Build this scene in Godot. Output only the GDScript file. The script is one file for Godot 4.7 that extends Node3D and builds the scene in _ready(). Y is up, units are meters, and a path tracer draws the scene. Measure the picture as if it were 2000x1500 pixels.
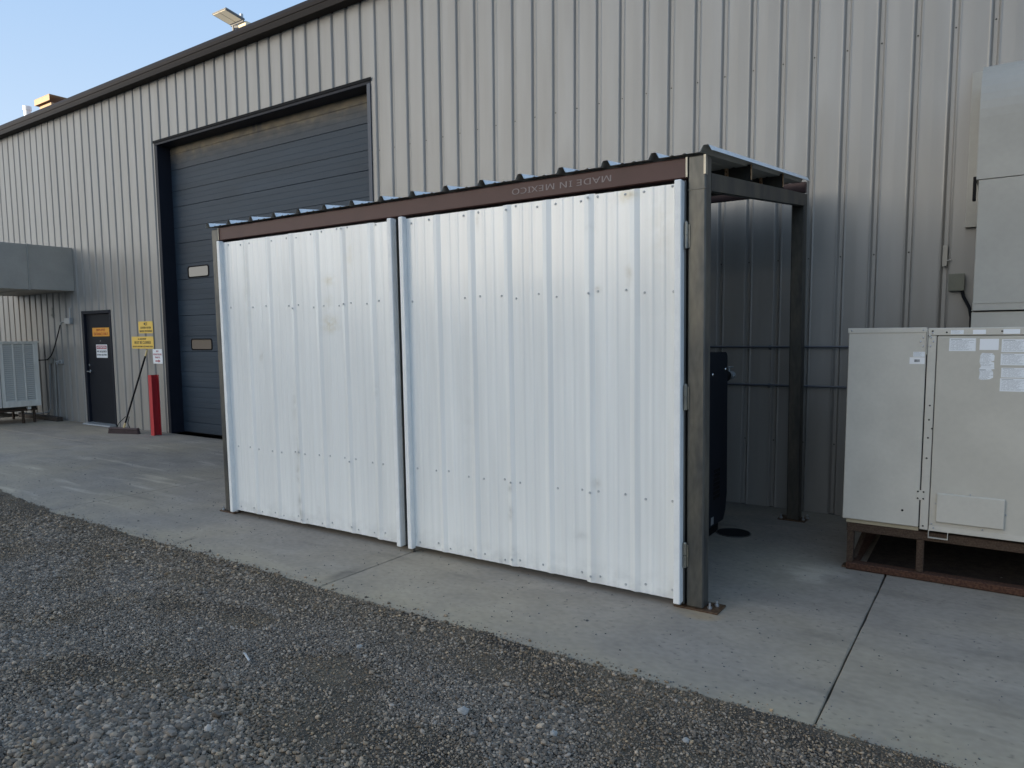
extends Node3D
# Steel lean-to with white sheet-metal doors against a ribbed metal building; gravel yard, concrete apron.
# x runs along the building, z comes out of its wall, y is up; metres.

var rng := RandomNumberGenerator.new()
var origin_of := {}

# ------------------------------------------------------------------ mesh collector
class MB:
	var v := PackedVector3Array()
	var n := PackedVector3Array()
	var t := PackedVector2Array()
	var racked := false   # in the shed's own axes
	func tri(a: Vector3, b: Vector3, c: Vector3, out: Vector3, ua := Vector2.ZERO, ub := Vector2.ZERO, uc := Vector2.ZERO) -> void:
		var nn := (a - c).cross(a - b)
		if nn.dot(out) < 0.0:
			var s := b; b = c; c = s
			var su := ub; ub = uc; uc = su
			nn = -nn
		nn = nn.normalized()
		v.append_array([a, b, c]); n.append_array([nn, nn, nn]); t.append_array([ua, ub, uc])
	func poly(p: Array, out: Vector3, uv: Array = []) -> void:
		for i in range(1, p.size() - 1):
			if uv.is_empty():
				tri(p[0], p[i], p[i + 1], out)
			else:
				tri(p[0], p[i], p[i + 1], out, uv[0], uv[i], uv[i + 1])
	func smooth(a: Vector3, b: Vector3, c: Vector3, na: Vector3, nb: Vector3, nc: Vector3) -> void:
		if (a - c).cross(a - b).dot(na + nb + nc) < 0.0:
			var s := b; b = c; c = s
			s = nb; nb = nc; nc = s
		v.append_array([a, b, c]); n.append_array([na, nb, nc]); t.append_array([Vector2.ZERO, Vector2.ZERO, Vector2.ZERO])
	func box(c: Vector3, s: Vector3, b := 0.0, B := Basis.IDENTITY) -> void:
		var h := s * 0.5
		b = minf(b, minf(h.x, minf(h.y, h.z)) * 0.9)
		for k in 3:
			var i := (k + 1) % 3
			var j := (k + 2) % 3
			for sg in [-1.0, 1.0]:
				var p := []
				for q in [[-1, -1], [1, -1], [1, 1], [-1, 1]]:
					var w := Vector3.ZERO
					w[k] = sg * h[k]; w[i] = q[0] * (h[i] - b); w[j] = q[1] * (h[j] - b)
					p.append(c + B * w)
				var o := Vector3.ZERO
				o[k] = sg
				poly(p, B * o)
			if b > 0.0:
				for si in [-1.0, 1.0]:
					for sj in [-1.0, 1.0]:
						var p := []
						for q in [[0, -1], [0, 1], [1, 1], [1, -1]]:
							var w := Vector3.ZERO
							w[k] = q[1] * (h[k] - b)
							w[i] = si * (h[i] - (b if q[0] == 1 else 0.0)); w[j] = sj * (h[j] - (0.0 if q[0] == 1 else b))
							p.append(c + B * w)
						var o := Vector3.ZERO
						o[i] = si; o[j] = sj
						poly(p, B * o)
		if b > 0.0:
			for sx in [-1.0, 1.0]:
				for sy in [-1.0, 1.0]:
					for sz in [-1.0, 1.0]:
						var sv := Vector3(sx, sy, sz)
						var p := []
						for k in 3:
							var w := sv * (h - Vector3(b, b, b))
							w[k] = sv[k] * h[k]
							p.append(c + B * w)
						poly(p, B * sv)
	func lohi(lo: Vector3, hi: Vector3, b := 0.0) -> void:
		box((lo + hi) * 0.5, (hi - lo).abs(), b)
	func bar(a: Vector3, e: Vector3, w: float, d: float, b := 0.0) -> void:   # a square bar from a to e
		var y := (e - a).normalized()
		var x := y.cross(Vector3.FORWARD) if absf(y.z) < 0.9 else y.cross(Vector3.UP)
		x = x.normalized()
		box((a + e) * 0.5, Vector3(w, a.distance_to(e), d), b, Basis(x, y, x.cross(y)))
	func tube(path: Array, r: float, seg := 8) -> void:
		var side := Vector3.ZERO
		var rings := []
		var dirs := []
		for i in path.size():
			var d: Vector3 = (path[mini(i + 1, path.size() - 1)] - path[maxi(i - 1, 0)]).normalized()
			if side == Vector3.ZERO:
				side = d.cross(Vector3(0.31, 0.7, 0.64)).normalized()
			side = (side - d * side.dot(d)).normalized()
			var up := d.cross(side)
			var ring := []
			for k in seg:
				var a := TAU * k / seg
				ring.append(side * cos(a) + up * sin(a))
			rings.append(ring); dirs.append(d)
		for i in path.size() - 1:
			for k in seg:
				var k2 := (k + 1) % seg
				var a: Vector3 = path[i] + rings[i][k] * r
				var b: Vector3 = path[i] + rings[i][k2] * r
				var c: Vector3 = path[i + 1] + rings[i + 1][k2] * r
				var d: Vector3 = path[i + 1] + rings[i + 1][k] * r
				smooth(a, b, c, rings[i][k], rings[i][k2], rings[i + 1][k2])
				smooth(a, c, d, rings[i][k], rings[i + 1][k2], rings[i + 1][k])
		for e in [0, path.size() - 1]:
			var o: Vector3 = dirs[e] * (-1.0 if e == 0 else 1.0)
			var p := []
			for k in seg:
				p.append(path[e] + rings[e][k] * r)
			poly(p, o)
	func cyl(a: Vector3, b: Vector3, r: float, seg := 12) -> void:
		tube([a, b], r, seg)
	func dome(c: Vector3, r: float, axis: Vector3, flat := 0.6, seg := 8) -> void:   # a screw or bolt head
		var x := axis.cross(Vector3(0.2, 0.9, 0.37)).normalized()
		var y := axis.cross(x)
		var top := c + axis * r * flat
		for k in seg:
			var d0 := x * cos(TAU * k / seg) + y * sin(TAU * k / seg)
			var d1 := x * cos(TAU * (k + 1) / seg) + y * sin(TAU * (k + 1) / seg)
			var m0 := c + d0 * r * 0.75 + axis * r * flat * 0.7
			var m1 := c + d1 * r * 0.75 + axis * r * flat * 0.7
			smooth(c + d0 * r, c + d1 * r, m1, d0, d1, (d1 + axis).normalized())
			smooth(c + d0 * r, m1, m0, d0, (d1 + axis).normalized(), (d0 + axis).normalized())
			smooth(m0, m1, top, (d0 + axis).normalized(), (d1 + axis).normalized(), axis)
	func extrude(prof: Array, a: Vector3, b: Vector3, u: Vector3, w: Vector3, closed := true, caps := true) -> void:
		# profile points (Vector2) laid out along u and w, swept from a to b
		var cen := Vector2.ZERO
		for q in prof: cen += q / prof.size()
		var area := 0.0
		for i in prof.size():
			area += prof[i].cross(prof[(i + 1) % prof.size()])
		var flip := 1.0 if area > 0.0 else -1.0
		for i in prof.size() - (0 if closed else 1):
			var p: Vector2 = prof[i]
			var q: Vector2 = prof[(i + 1) % prof.size()]
			var o2 := Vector2((q - p).y, -(q - p).x) * flip
			poly([a + u * p.x + w * p.y, a + u * q.x + w * q.y, b + u * q.x + w * q.y, b + u * p.x + w * p.y], u * o2.x + w * o2.y)
		if closed and caps:
			var idx := Geometry2D.triangulate_polygon(PackedVector2Array(prof))
			for e in [[a, a - b], [b, b - a]]:
				for i in range(0, idx.size(), 3):
					var p: Array = []
					for k in 3: p.append(e[0] + u * prof[idx[i + k]].x + w * prof[idx[i + k]].y)
					tri(p[0], p[1], p[2], e[1])
	func V3(p: Vector3) -> Vector3:
		return Vector3(p.x - 0.011 * p.y, p.y, 2.82 + p.z - 0.012 * (p.x + 1.344))
	func mesh(off := Vector3.ZERO, m: Material = null) -> ArrayMesh:
		var vv := PackedVector3Array()
		vv.resize(v.size())
		for i in v.size():
			vv[i] = (V3(v[i]) if racked else v[i]) - off
		var arr := []
		arr.resize(Mesh.ARRAY_MAX)
		arr[Mesh.ARRAY_VERTEX] = vv; arr[Mesh.ARRAY_NORMAL] = n; arr[Mesh.ARRAY_TEX_UV] = t
		var am := ArrayMesh.new()
		am.add_surface_from_arrays(Mesh.PRIMITIVE_TRIANGLES, arr)
		if m: am.surface_set_material(0, m)
		return am

# ------------------------------------------------------------------ scene helpers
func tag(o: Node, label: String, category := "", group := "", kind := "") -> Node:
	if label: o.set_meta("label", label)
	if category: o.set_meta("category", category)
	if group: o.set_meta("group", group)
	if kind: o.set_meta("kind", kind)
	return o
func thing(called: String, at: Vector3, label: String, category: String, group := "") -> Node3D:
	var o := Node3D.new()
	o.name = called
	add_child(o, true)
	o.position = at
	origin_of[o] = at
	tag(o, label, category, group)
	return o
func obj(called: String, mb: MB, m: Material, parent: Node = self) -> MeshInstance3D:
	var o := MeshInstance3D.new()
	o.name = called
	var off: Vector3 = origin_of.get(parent, Vector3.ZERO)
	o.mesh = mb.mesh(off, m)
	parent.add_child(o, true)
	origin_of[o] = off
	return o
func piece(called: String, mesh: Mesh, at: Vector3, parent: Node) -> MeshInstance3D:   # a shared mesh put in place
	var o := MeshInstance3D.new()
	o.name = called
	o.mesh = mesh
	o.position = at - origin_of.get(parent, Vector3.ZERO)
	parent.add_child(o, true)
	return o
func bx(lo: Vector3, hi: Vector3, b := 0.0) -> MB:
	var mb := MB.new()
	mb.lohi(lo, hi, b)
	return mb
func dots(called: String, at: Array, r: float, axis: Vector3, m: Material, parent: Node, flat := 0.6) -> void:   # one head, put in many places
	var mb := MB.new()
	mb.dome(Vector3.ZERO, r, axis, flat, 8)
	var mesh := mb.mesh(Vector3.ZERO, m)
	for p in at: piece(called, mesh, p, parent)
func V(x: float, y: float, z: float) -> Vector3:
	return Vector3(x, y, z)

# ------------------------------------------------------------------ textures
var lut := PackedByteArray()
func srgb8(x: float) -> int:
	return lut[clampi(int(x * 1023.0), 0, 1023)]
func field(sd: int, w: int, h: int, freq: float, oct := 4, seamless := true, stretch := Vector2.ONE) -> PackedByteArray:
	var f := FastNoiseLite.new()
	f.seed = sd; f.frequency = freq; f.noise_type = FastNoiseLite.TYPE_SIMPLEX_SMOOTH
	f.fractal_octaves = oct
	var iw := int(w * stretch.x)
	var ih := int(h * stretch.y)
	var im := f.get_seamless_image(iw, ih, false, false, 0.2, true) if seamless else f.get_image(iw, ih, false, false, true)
	im.convert(Image.FORMAT_L8)
	if stretch != Vector2.ONE:
		im.resize(w, h, Image.INTERPOLATE_CUBIC)
	return im.get_data()
func tex(w: int, h: int, bytes: PackedByteArray, fmt := Image.FORMAT_RGB8) -> ImageTexture:
	return ImageTexture.create_from_image(Image.create_from_data(w, h, false, fmt, bytes))
func two_tone(sd: int, w: int, h: int, a: Vector3, b: Vector3, low: float, fine: float, fine_amp: float, sharp := 1.0, stretch := Vector2.ONE) -> ImageTexture:
	# a blends to b by a low noise, with a fine grain on top; linear colours
	var l := field(sd, w, h, low, 4, true, stretch)
	var f := field(sd + 7, w, h, fine, 3, true, stretch)
	var o := PackedByteArray()
	o.resize(w * h * 3)
	for i in w * h:
		var k := clampf((l[i] / 255.0 - 0.5) * sharp + 0.5, 0.0, 1.0)
		var g := 1.0 + (f[i] / 255.0 - 0.5) * 2.0 * fine_amp
		o[i * 3] = srgb8(lerpf(a.x, b.x, k) * g)
		o[i * 3 + 1] = srgb8(lerpf(a.y, b.y, k) * g)
		o[i * 3 + 2] = srgb8(lerpf(a.z, b.z, k) * g)
	return tex(w, h, o)
func gray(sd: int, w: int, h: int, freq: float, oct := 4, stretch := Vector2.ONE, lo := 0.0, hi := 1.0) -> ImageTexture:
	var f := field(sd, w, h, freq, oct, true, stretch)
	for i in f.size():
		f[i] = int(255.0 * lerpf(lo, hi, f[i] / 255.0))
	return tex(w, h, f, Image.FORMAT_L8)
func mat(c: Vector3, rough: float, metal := 0.0, t: Texture2D = null, scale := 1.0, triplanar := true) -> StandardMaterial3D:
	var m := StandardMaterial3D.new()
	m.albedo_color = Color(c.x, c.y, c.z).linear_to_srgb()
	m.roughness = rough
	m.metallic = metal
	if t:
		m.albedo_texture = t
		if triplanar:
			m.uv1_triplanar = true
			m.uv1_world_triplanar = true
			m.uv1_scale = Vector3.ONE * scale
	return m
func bump(m: StandardMaterial3D, t: Texture2D, cm: float) -> StandardMaterial3D:
	m.heightmap_enabled = true
	m.heightmap_texture = t
	m.heightmap_scale = cm
	return m

# ------------------------------------------------------------------ the shed's own axes: racked and turned a hair, as built
func shed_hook(p: Vector3) -> Vector3:
	return Vector3(p.x - 0.011 * p.y, p.y, 2.82 + p.z - 0.012 * (p.x + 1.344))
func smb() -> MB:
	var m := MB.new()
	m.racked = true
	return m
func sbx(lo: Vector3, hi: Vector3, b := 0.0) -> MB:
	var m := smb()
	m.lohi(lo, hi, b)
	return m

var M := {}

func _ready() -> void:
	rng.seed = 20240611
	lut.resize(1024)
	for i in 1024:
		var x := i / 1023.0
		lut[i] = int(round(255.0 * (x * 12.92 if x <= 0.0031308 else 1.055 * pow(x, 1.0 / 2.4) - 0.055)))
	# ---- camera
	var cam := Camera3D.new()
	cam.name = "camera"
	add_child(cam)
	cam.position = Vector3(0, 1.595, 6.797)
	cam.rotation_order = EULER_ORDER_YXZ
	cam.rotation = Vector3(deg_to_rad(-5.37319584), deg_to_rad(34.86754179), deg_to_rad(-0.54126306))
	cam.near = 0.05
	cam.far = 1500.0
	cam.projection = Camera3D.PROJECTION_FRUSTUM
	cam.size = 0.05 * 1500.0 / 1406.428
	cam.frustum_offset = Vector2(0.05 * (1000.0 - 974.415) / 1406.428, 0.05 * (788.695 - 750.0) / 1406.428)
	cam.current = true
	# ---- sky
	var env := Environment.new()
	env.background_mode = Environment.BG_SKY
	var el := deg_to_rad(1.8)
	var to_sun := Vector3(-0.53 * cos(el), sin(el), 0.848 * cos(el)).normalized()
	var sm := PanoramaSkyMaterial.new()
	sm.panorama = sky_image(to_sun)
	var sky := Sky.new()
	sky.sky_material = sm
	env.sky = sky
	env.tonemap_mode = Environment.TONE_MAPPER_LINEAR
	env.tonemap_exposure = 2.05
	env.sdfgi_enabled = true
	env.ssao_enabled = true
	env.ssil_enabled = true
	var we := WorldEnvironment.new()
	we.name = "world_environment"
	we.environment = env
	add_child(we)
	# ---- the low sun behind the camera; the ridge across the yard keeps the yard and the facade in shade
	var sun := DirectionalLight3D.new()
	sun.name = "sun"
	add_child(sun)
	sun.look_at_from_position(Vector3.ZERO, -to_sun)
	sun.light_color = Color(1.0, 0.94, 0.84)
	sun.light_energy = 1.6
	sun.light_angular_distance = 0.4
	sun.shadow_enabled = true
	make_materials()
	# ---- setting
	ground()
	apron()
	ridge()
	building()
	# ---- things
	shed()
	compressor()
	right_unit()
	left_cooler()
	wall_signs()
	small_things()
	gravel()

# ------------------------------------------------------------------ materials
func make_materials() -> void:
	var dirt := two_tone(11, 512, 512, V(0.74, 0.74, 0.74), V(0.86, 0.86, 0.86), 0.006, 0.06, 0.03)
	var streaks := two_tone(23, 512, 512, V(0.72, 0.71, 0.69), V(0.88, 0.88, 0.88), 0.012, 0.05, 0.03, 1.2, Vector2(1.0, 0.12))
	var steel := two_tone(31, 512, 512, V(0.34, 0.36, 0.38), V(0.74, 0.69, 0.59), 0.009, 0.07, 0.16, 1.8, Vector2(1.0, 0.3))
	var rust := two_tone(41, 512, 512, V(0.42, 0.22, 0.12), V(0.90, 0.66, 0.46), 0.02, 0.12, 0.25, 2.0)
	var zinc := two_tone(51, 512, 512, V(0.72, 0.74, 0.76), V(0.9, 0.9, 0.9), 0.03, 0.1, 0.05)
	var grain := gray(61, 512, 512, 0.09, 5)
	M.wall = mat(V(0.335, 0.318, 0.290), 0.42, 0.0, streaks, 0.4)
	M.wall.metallic_specular = 0.7
	M.fascia = mat(V(0.034, 0.026, 0.021), 0.45, 0.0, dirt, 0.7)
	M.fascia.metallic_specular = 0.2
	M.roof = mat(V(0.5, 0.5, 0.5), 0.5, 0.3, zinc, 0.6)
	M.navy = mat(V(0.019, 0.022, 0.032), 0.5, 0.0, dirt, 0.9)
	M.slate = mat(V(0.040, 0.060, 0.083), 0.52, 0.0, two_tone(71, 512, 512, V(0.68, 0.68, 0.68), V(0.92, 0.92, 0.92), 0.008, 0.05, 0.05, 1.3, Vector2(0.15, 1.0)), 0.35)
	M.trim_slate = mat(V(0.055, 0.068, 0.09), 0.5)
	M.black_trim = mat(V(0.012, 0.012, 0.013), 0.6)
	M.black_trim.metallic_specular = 0.2
	M.rubber = mat(V(0.010, 0.010, 0.011), 0.7)
	M.rubber.metallic_specular = 0.25
	M.tan_pane = mat(V(0.19, 0.155, 0.12), 0.12)
	M.glass = StandardMaterial3D.new()
	M.glass.albedo_color = Color(0.10, 0.11, 0.11)
	M.glass.roughness = 0.06
	M.glass.metallic_specular = 0.9
	M.door_dark = mat(V(0.017, 0.020, 0.027), 0.5, 0.0, dirt, 0.8)
	M.door_dark.metallic_specular = 0.25
	M.navy.metallic_specular = 0.3
	M.slate.metallic_specular = 0.35
	M.chrome = mat(V(0.75, 0.75, 0.74), 0.22, 1.0)
	M.white = mat(V(1, 1, 1), 0.23, 0.0, white_tex(), 1.0, false)
	M.white.metallic_specular = 0.7
	M.white_trim = mat(V(0.86, 0.86, 0.83), 0.36, 0.0, two_tone(91, 512, 512, V(0.9, 0.9, 0.9), V(1.0, 1.0, 1.0), 0.012, 0.06, 0.03), 1.0)
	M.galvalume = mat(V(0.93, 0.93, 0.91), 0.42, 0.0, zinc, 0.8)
	M.galvalume.metallic_specular = 0.7
	M.louvre = mat(V(0.66, 0.63, 0.56), 0.55)
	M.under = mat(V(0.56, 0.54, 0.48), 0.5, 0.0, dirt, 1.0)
	M.lit_edge_tan = mat(V(0.74, 0.69, 0.57), 0.5, 0.2, rust, 3.0)  # tan steel, with the brightness of a lit edge put into the colour
	M.door_screw = mat(V(0.50, 0.51, 0.51), 0.45, 0.2)
	M.zinc = mat(V(0.62, 0.64, 0.66), 0.36, 0.75, zinc, 1.2)
	M.screw = mat(V(0.42, 0.43, 0.44), 0.4, 0.4)
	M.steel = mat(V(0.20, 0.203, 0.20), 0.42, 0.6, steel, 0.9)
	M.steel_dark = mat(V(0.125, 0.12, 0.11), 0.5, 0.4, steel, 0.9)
	M.bright_steel = mat(V(0.55, 0.54, 0.50), 0.35, 0.8, steel, 1.6)
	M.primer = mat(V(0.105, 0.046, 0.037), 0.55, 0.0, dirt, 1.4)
	M.weld = mat(V(0.13, 0.105, 0.075), 0.6, 0.2, rust, 3.0)
	M.rust = bump(mat(V(0.105, 0.064, 0.048), 0.85, 0.0, rust, 5.0), grain, 0.12)
	M.rust_dark = bump(mat(V(0.083, 0.073, 0.064), 0.8, 0.0, rust, 6.0), grain, 0.12)
	M.beige = mat(V(0.62, 0.585, 0.505), 0.5, 0.0, dirt, 0.6)
	M.beige_light = mat(V(0.665, 0.63, 0.55), 0.48, 0.0, dirt, 0.9)
	M.cream = mat(V(0.52, 0.46, 0.33), 0.6, 0.0, streaks, 1.3)
	M.duct = mat(V(0.44, 0.42, 0.37), 0.5, 0.0, dirt, 0.6)
	M.duct_dark = mat(V(0.47, 0.43, 0.365), 0.5, 0.0, dirt, 0.6)
	M.cooler = mat(V(0.93, 0.88, 0.77), 0.5, 0.0, streaks, 1.2)
	M.mesh_grey = mat(V(0.42, 0.41, 0.38), 0.6)
	M.paper = mat(V(0.80, 0.82, 0.84), 0.45)
	M.red = mat(V(0.56, 0.030, 0.037), 0.55, 0.0, streaks, 3.0)
	M.yellow = mat(V(0.78, 0.52, 0.09), 0.4)
	M.orange = mat(V(0.80, 0.36, 0.025), 0.4)
	M.sign_white = mat(V(0.76, 0.78, 0.80), 0.4)
	M.ink = mat(V(0.02, 0.018, 0.015), 0.5)
	M.ink_red = mat(V(0.35, 0.02, 0.04), 0.5)
	M.ink_green = mat(V(0.02, 0.05, 0.05), 0.5)
	M.ink_orange = mat(V(0.45, 0.06, 0.01), 0.5)
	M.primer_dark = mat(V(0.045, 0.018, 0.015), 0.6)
	M.chalk = mat(V(0.30, 0.25, 0.235), 0.8)
	M.wood_yellow = mat(V(0.62, 0.47, 0.22), 0.6)
	M.broom = mat(V(0.10, 0.068, 0.066), 0.8, 0.0, streaks, 6.0)
	M.conduit = mat(V(0.42, 0.43, 0.43), 0.4, 0.5)
	M.pipe = mat(V(0.13, 0.135, 0.15), 0.4, 0.5)
	M.debris_shade = bump(mat(V(0.035, 0.032, 0.03), 0.95, 0.0, rust, 1.2), grain, 1.0)  # debris, near black because the shade under the unit is painted in
	M.olive_box = mat(V(0.22, 0.22, 0.17), 0.6, 0.0, dirt, 3.0)
	M.timber = mat(V(0.07, 0.052, 0.04), 0.85, 0.0, streaks, 3.0)
	M.lamp_grey = mat(V(0.16, 0.16, 0.16), 0.5)
	M.lens = mat(V(0.70, 0.60, 0.42), 0.35)  # yellow of the low sun put into the lens colour
	M.tan_box = mat(V(0.46, 0.285, 0.155), 0.6, 0.0, dirt, 3.0)
	M.grass_far = mat(V(0.10, 0.085, 0.055), 0.95, 0.0, dirt, 0.05)
	M.sticker = mat(V(1, 1, 1), 0.45, 0.0, sticker_tex(), 1.0, false)
	M.barcode = mat(V(1, 1, 1), 0.45, 0.0, barcode_tex(), 1.0, false)
	M.concrete = bump(mat(V(1, 1, 1), 0.86, 0.0, concrete_tex(), 1.0, false), null, 0.0)
	M.concrete.heightmap_enabled = false
	var nm := gray(63, 512, 512, 0.11, 4)
	var ni := Image.create_from_data(512, 512, false, Image.FORMAT_L8, nm.get_image().get_data())
	ni.convert(Image.FORMAT_RGBA8)
	ni.bump_map_to_normal_map(1.2)
	M.concrete.detail_enabled = false
	M.gravel = bump(mat(V(1, 1, 1), 0.95, 0.0, two_tone(81, 1024, 1024, V(0.42, 0.42, 0.43), V(0.95, 0.93, 0.9), 0.10, 0.3, 0.35, 2.2), 1.6), gray(82, 1024, 1024, 0.16, 4), 0.9)
	M.gravel.vertex_color_use_as_albedo = true
	M.stone = mat(V(1, 1, 1), 0.82)
	M.stone.vertex_color_use_as_albedo = true
	M.far_ground = mat(V(0.15, 0.145, 0.135), 0.95, 0.0, dirt, 0.1)
	M.tan_band = mat(V(1, 1, 1), 0.6, 0.0, tan_band_tex(), 1.0, false)

func sky_image(to_sun: Vector3) -> ImageTexture:
	# clear evening air: blue overhead, pale at the horizon, whitish towards the low sun with a warm aureole round it
	var w := 512
	var h := 256
	var px := PackedFloat32Array()
	px.resize(w * h * 3)
	for j in h:
		var th := PI * (j + 0.5) / h
		var y := cos(th)
		for i in w:
			var ph := TAU * (i + 0.5) / w
			var d := Vector3(sin(ph) * sin(th), y, -cos(ph) * sin(th))
			var c := Vector3(0.140, 0.250, 0.425).lerp(Vector3(0.45, 0.51, 0.55), pow(1.0 - maxf(y, 0.0), 3.0))
			var ct := d.dot(to_sun)
			c = c.lerp(Vector3(1.34, 1.30, 1.20), pow(maxf(ct, 0.0), 4.2))
			var a := rad_to_deg(acos(clampf(ct, -1.0, 1.0)))
			c += Vector3(5.2, 4.1, 2.8) * exp(-a / 5.5)
			if y < 0.0: c = Vector3(0.11, 0.105, 0.10)
			var k := (j * w + i) * 3
			px[k] = c.x; px[k + 1] = c.y; px[k + 2] = c.z
	return ImageTexture.create_from_image(Image.create_from_data(w, h, false, Image.FORMAT_RGBF, px.to_byte_array()))

func white_tex() -> ImageTexture:
	# white sheet metal: rolling streaks, rub marks and grime; u runs along both doors (-5.70 .. -1.44), v runs down from 2.5 to 0
	var w := 1536
	var h := 1024
	var fine := field(101, w, h, 0.05, 3, false, Vector2(1.0, 0.03))
	var wide := field(102, w, h, 0.008, 3, false, Vector2(1.0, 0.10))
	var blot := field(103, w, h, 0.02, 4, false)
	var o := PackedByteArray()
	o.resize(w * h * 3)
	var marks := [  # x, y, half width, half height, strength, brown
		[-4.33, 1.70, 0.075, 0.05, 0.24, 1.0], [-4.32, 2.04, 0.06, 0.035, 0.13, 1.0], [-4.35, 1.85, 0.05, 0.12, 0.07, 0.6],
		[-4.78, 0.66, 0.03, 0.10, 0.16, 0.1], [-4.79, 0.46, 0.025, 0.07, 0.2, 0.1], [-4.78, 0.22, 0.03, 0.06, 0.2, 0.0], [-4.77, 0.12, 0.03, 0.04, 0.16, 0.0],
		[-4.55, 0.20, 0.02, 0.05, 0.10, 0.0], [-5.2, 1.45, 0.03, 0.06, 0.09, 0.4], [-4.80, 1.05, 0.03, 0.16, 0.10, 0.2], [-3.86, 1.2, 0.02, 0.05, 0.08, 0.2],
		[-2.66, 0.58, 0.02, 0.03, 0.16, 0.0], [-2.66, 0.40, 0.022, 0.05, 0.2, 0.0], [-2.64, 0.14, 0.03, 0.03, 0.14, 0.0], [-2.13, 0.33, 0.05, 0.025, 0.10, 0.0],
		[-1.81, 2.40, 0.06, 0.03, 0.30, 1.0], [-1.80, 1.95, 0.025, 0.06, 0.14, 0.5], [-2.05, 2.24, 0.03, 0.02, 0.08, 0.2], [-2.0, 1.87, 0.02, 0.02, 0.25, 0.3],
		[-2.89, 2.36, 0.014, 0.05, 0.16, 0.2], [-2.02, 0.68, 0.025, 0.03, 0.16, 0.2], [-5.35, 2.0, 0.05, 0.3, 0.04, 0.9], [-4.1, 2.2, 0.04, 0.16, 0.05, 1.0],
		[-1.6, 2.2, 0.08, 0.25, 0.05, 0.6], [-3.0, 1.0, 0.05, 0.3, 0.03, 0.2], [-2.75, 0.06, 0.02, 0.03, 0.12, 0.0]]
	for j in h:
		var y := 2.5 * (1.0 - (j + 0.5) / h)
		for i in w:
			var k := j * w + i
			var g := 0.83 + (fine[k] / 255.0 - 0.5) * 0.08 + (wide[k] / 255.0 - 0.5) * 0.08
			g *= 1.0 - 0.16 * clampf(1.0 - (y - 0.04) / 0.16, 0.0, 1.0) * clampf(blot[k] / 255.0 * 2.6 - 0.8, 0.0, 1.0)
			o[k * 3] = srgb8(g * 1.0); o[k * 3 + 1] = srgb8(g * 1.005); o[k * 3 + 2] = srgb8(g * 0.965)
	for m in marks:
		var i0 := int((m[0] - m[2] * 2.0 + 5.70) / 4.26 * w)
		var i1 := int((m[0] + m[2] * 2.0 + 5.70) / 4.26 * w)
		var j0 := int((2.5 - m[1] - m[3] * 2.0) / 2.5 * h)
		var j1 := int((2.5 - m[1] + m[3] * 2.0) / 2.5 * h)
		for j in range(maxi(j0, 0), mini(j1, h)):
			for i in range(maxi(i0, 0), mini(i1, w)):
				var dx: float = ((i + 0.5) / w * 4.26 - 5.70 - m[0]) / m[2]
				var dy: float = (2.5 - (j + 0.5) / h * 2.5 - m[1]) / m[3]
				var k := j * w + i
				var a: float = 0.75 * m[4] * exp(-(dx * dx + dy * dy) * 1.1) * clampf(blot[k] / 255.0 * 2.0 - 0.35, 0.0, 1.0)
				if a > 0.0:
					for c in 3:
						var was := o[k * 3 + c]
						var tint: float = 1.0 - a * (1.0 if c < 2 else 1.0 + 0.55 * m[5]) * (1.0 if c > 0 else 1.0 - 0.25 * m[5])
						o[k * 3 + c] = int(was * tint)
	return tex(w, h, o)

func tan_band_tex() -> ImageTexture:
	# the top of the overhead door: a tan band fading down from the header, with drip marks; u along the door, v down
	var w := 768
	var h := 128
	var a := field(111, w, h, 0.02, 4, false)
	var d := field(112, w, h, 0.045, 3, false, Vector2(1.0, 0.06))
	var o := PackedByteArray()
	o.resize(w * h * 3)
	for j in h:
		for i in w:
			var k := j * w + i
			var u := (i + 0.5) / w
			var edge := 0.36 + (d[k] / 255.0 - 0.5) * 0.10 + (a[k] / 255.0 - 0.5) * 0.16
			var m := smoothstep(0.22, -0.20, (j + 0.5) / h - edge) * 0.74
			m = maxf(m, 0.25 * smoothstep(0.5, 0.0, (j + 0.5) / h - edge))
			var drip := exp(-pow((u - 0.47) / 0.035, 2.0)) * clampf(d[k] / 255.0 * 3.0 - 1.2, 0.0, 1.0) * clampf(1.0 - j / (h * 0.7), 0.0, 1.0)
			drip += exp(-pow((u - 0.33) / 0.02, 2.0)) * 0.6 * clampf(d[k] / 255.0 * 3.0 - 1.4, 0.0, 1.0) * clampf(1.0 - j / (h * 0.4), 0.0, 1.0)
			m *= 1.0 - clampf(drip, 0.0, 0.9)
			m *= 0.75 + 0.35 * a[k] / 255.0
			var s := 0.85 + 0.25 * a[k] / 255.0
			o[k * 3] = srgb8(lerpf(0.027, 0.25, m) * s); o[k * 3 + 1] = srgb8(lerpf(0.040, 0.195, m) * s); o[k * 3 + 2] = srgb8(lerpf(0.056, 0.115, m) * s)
	return tex(w, h, o)

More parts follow.
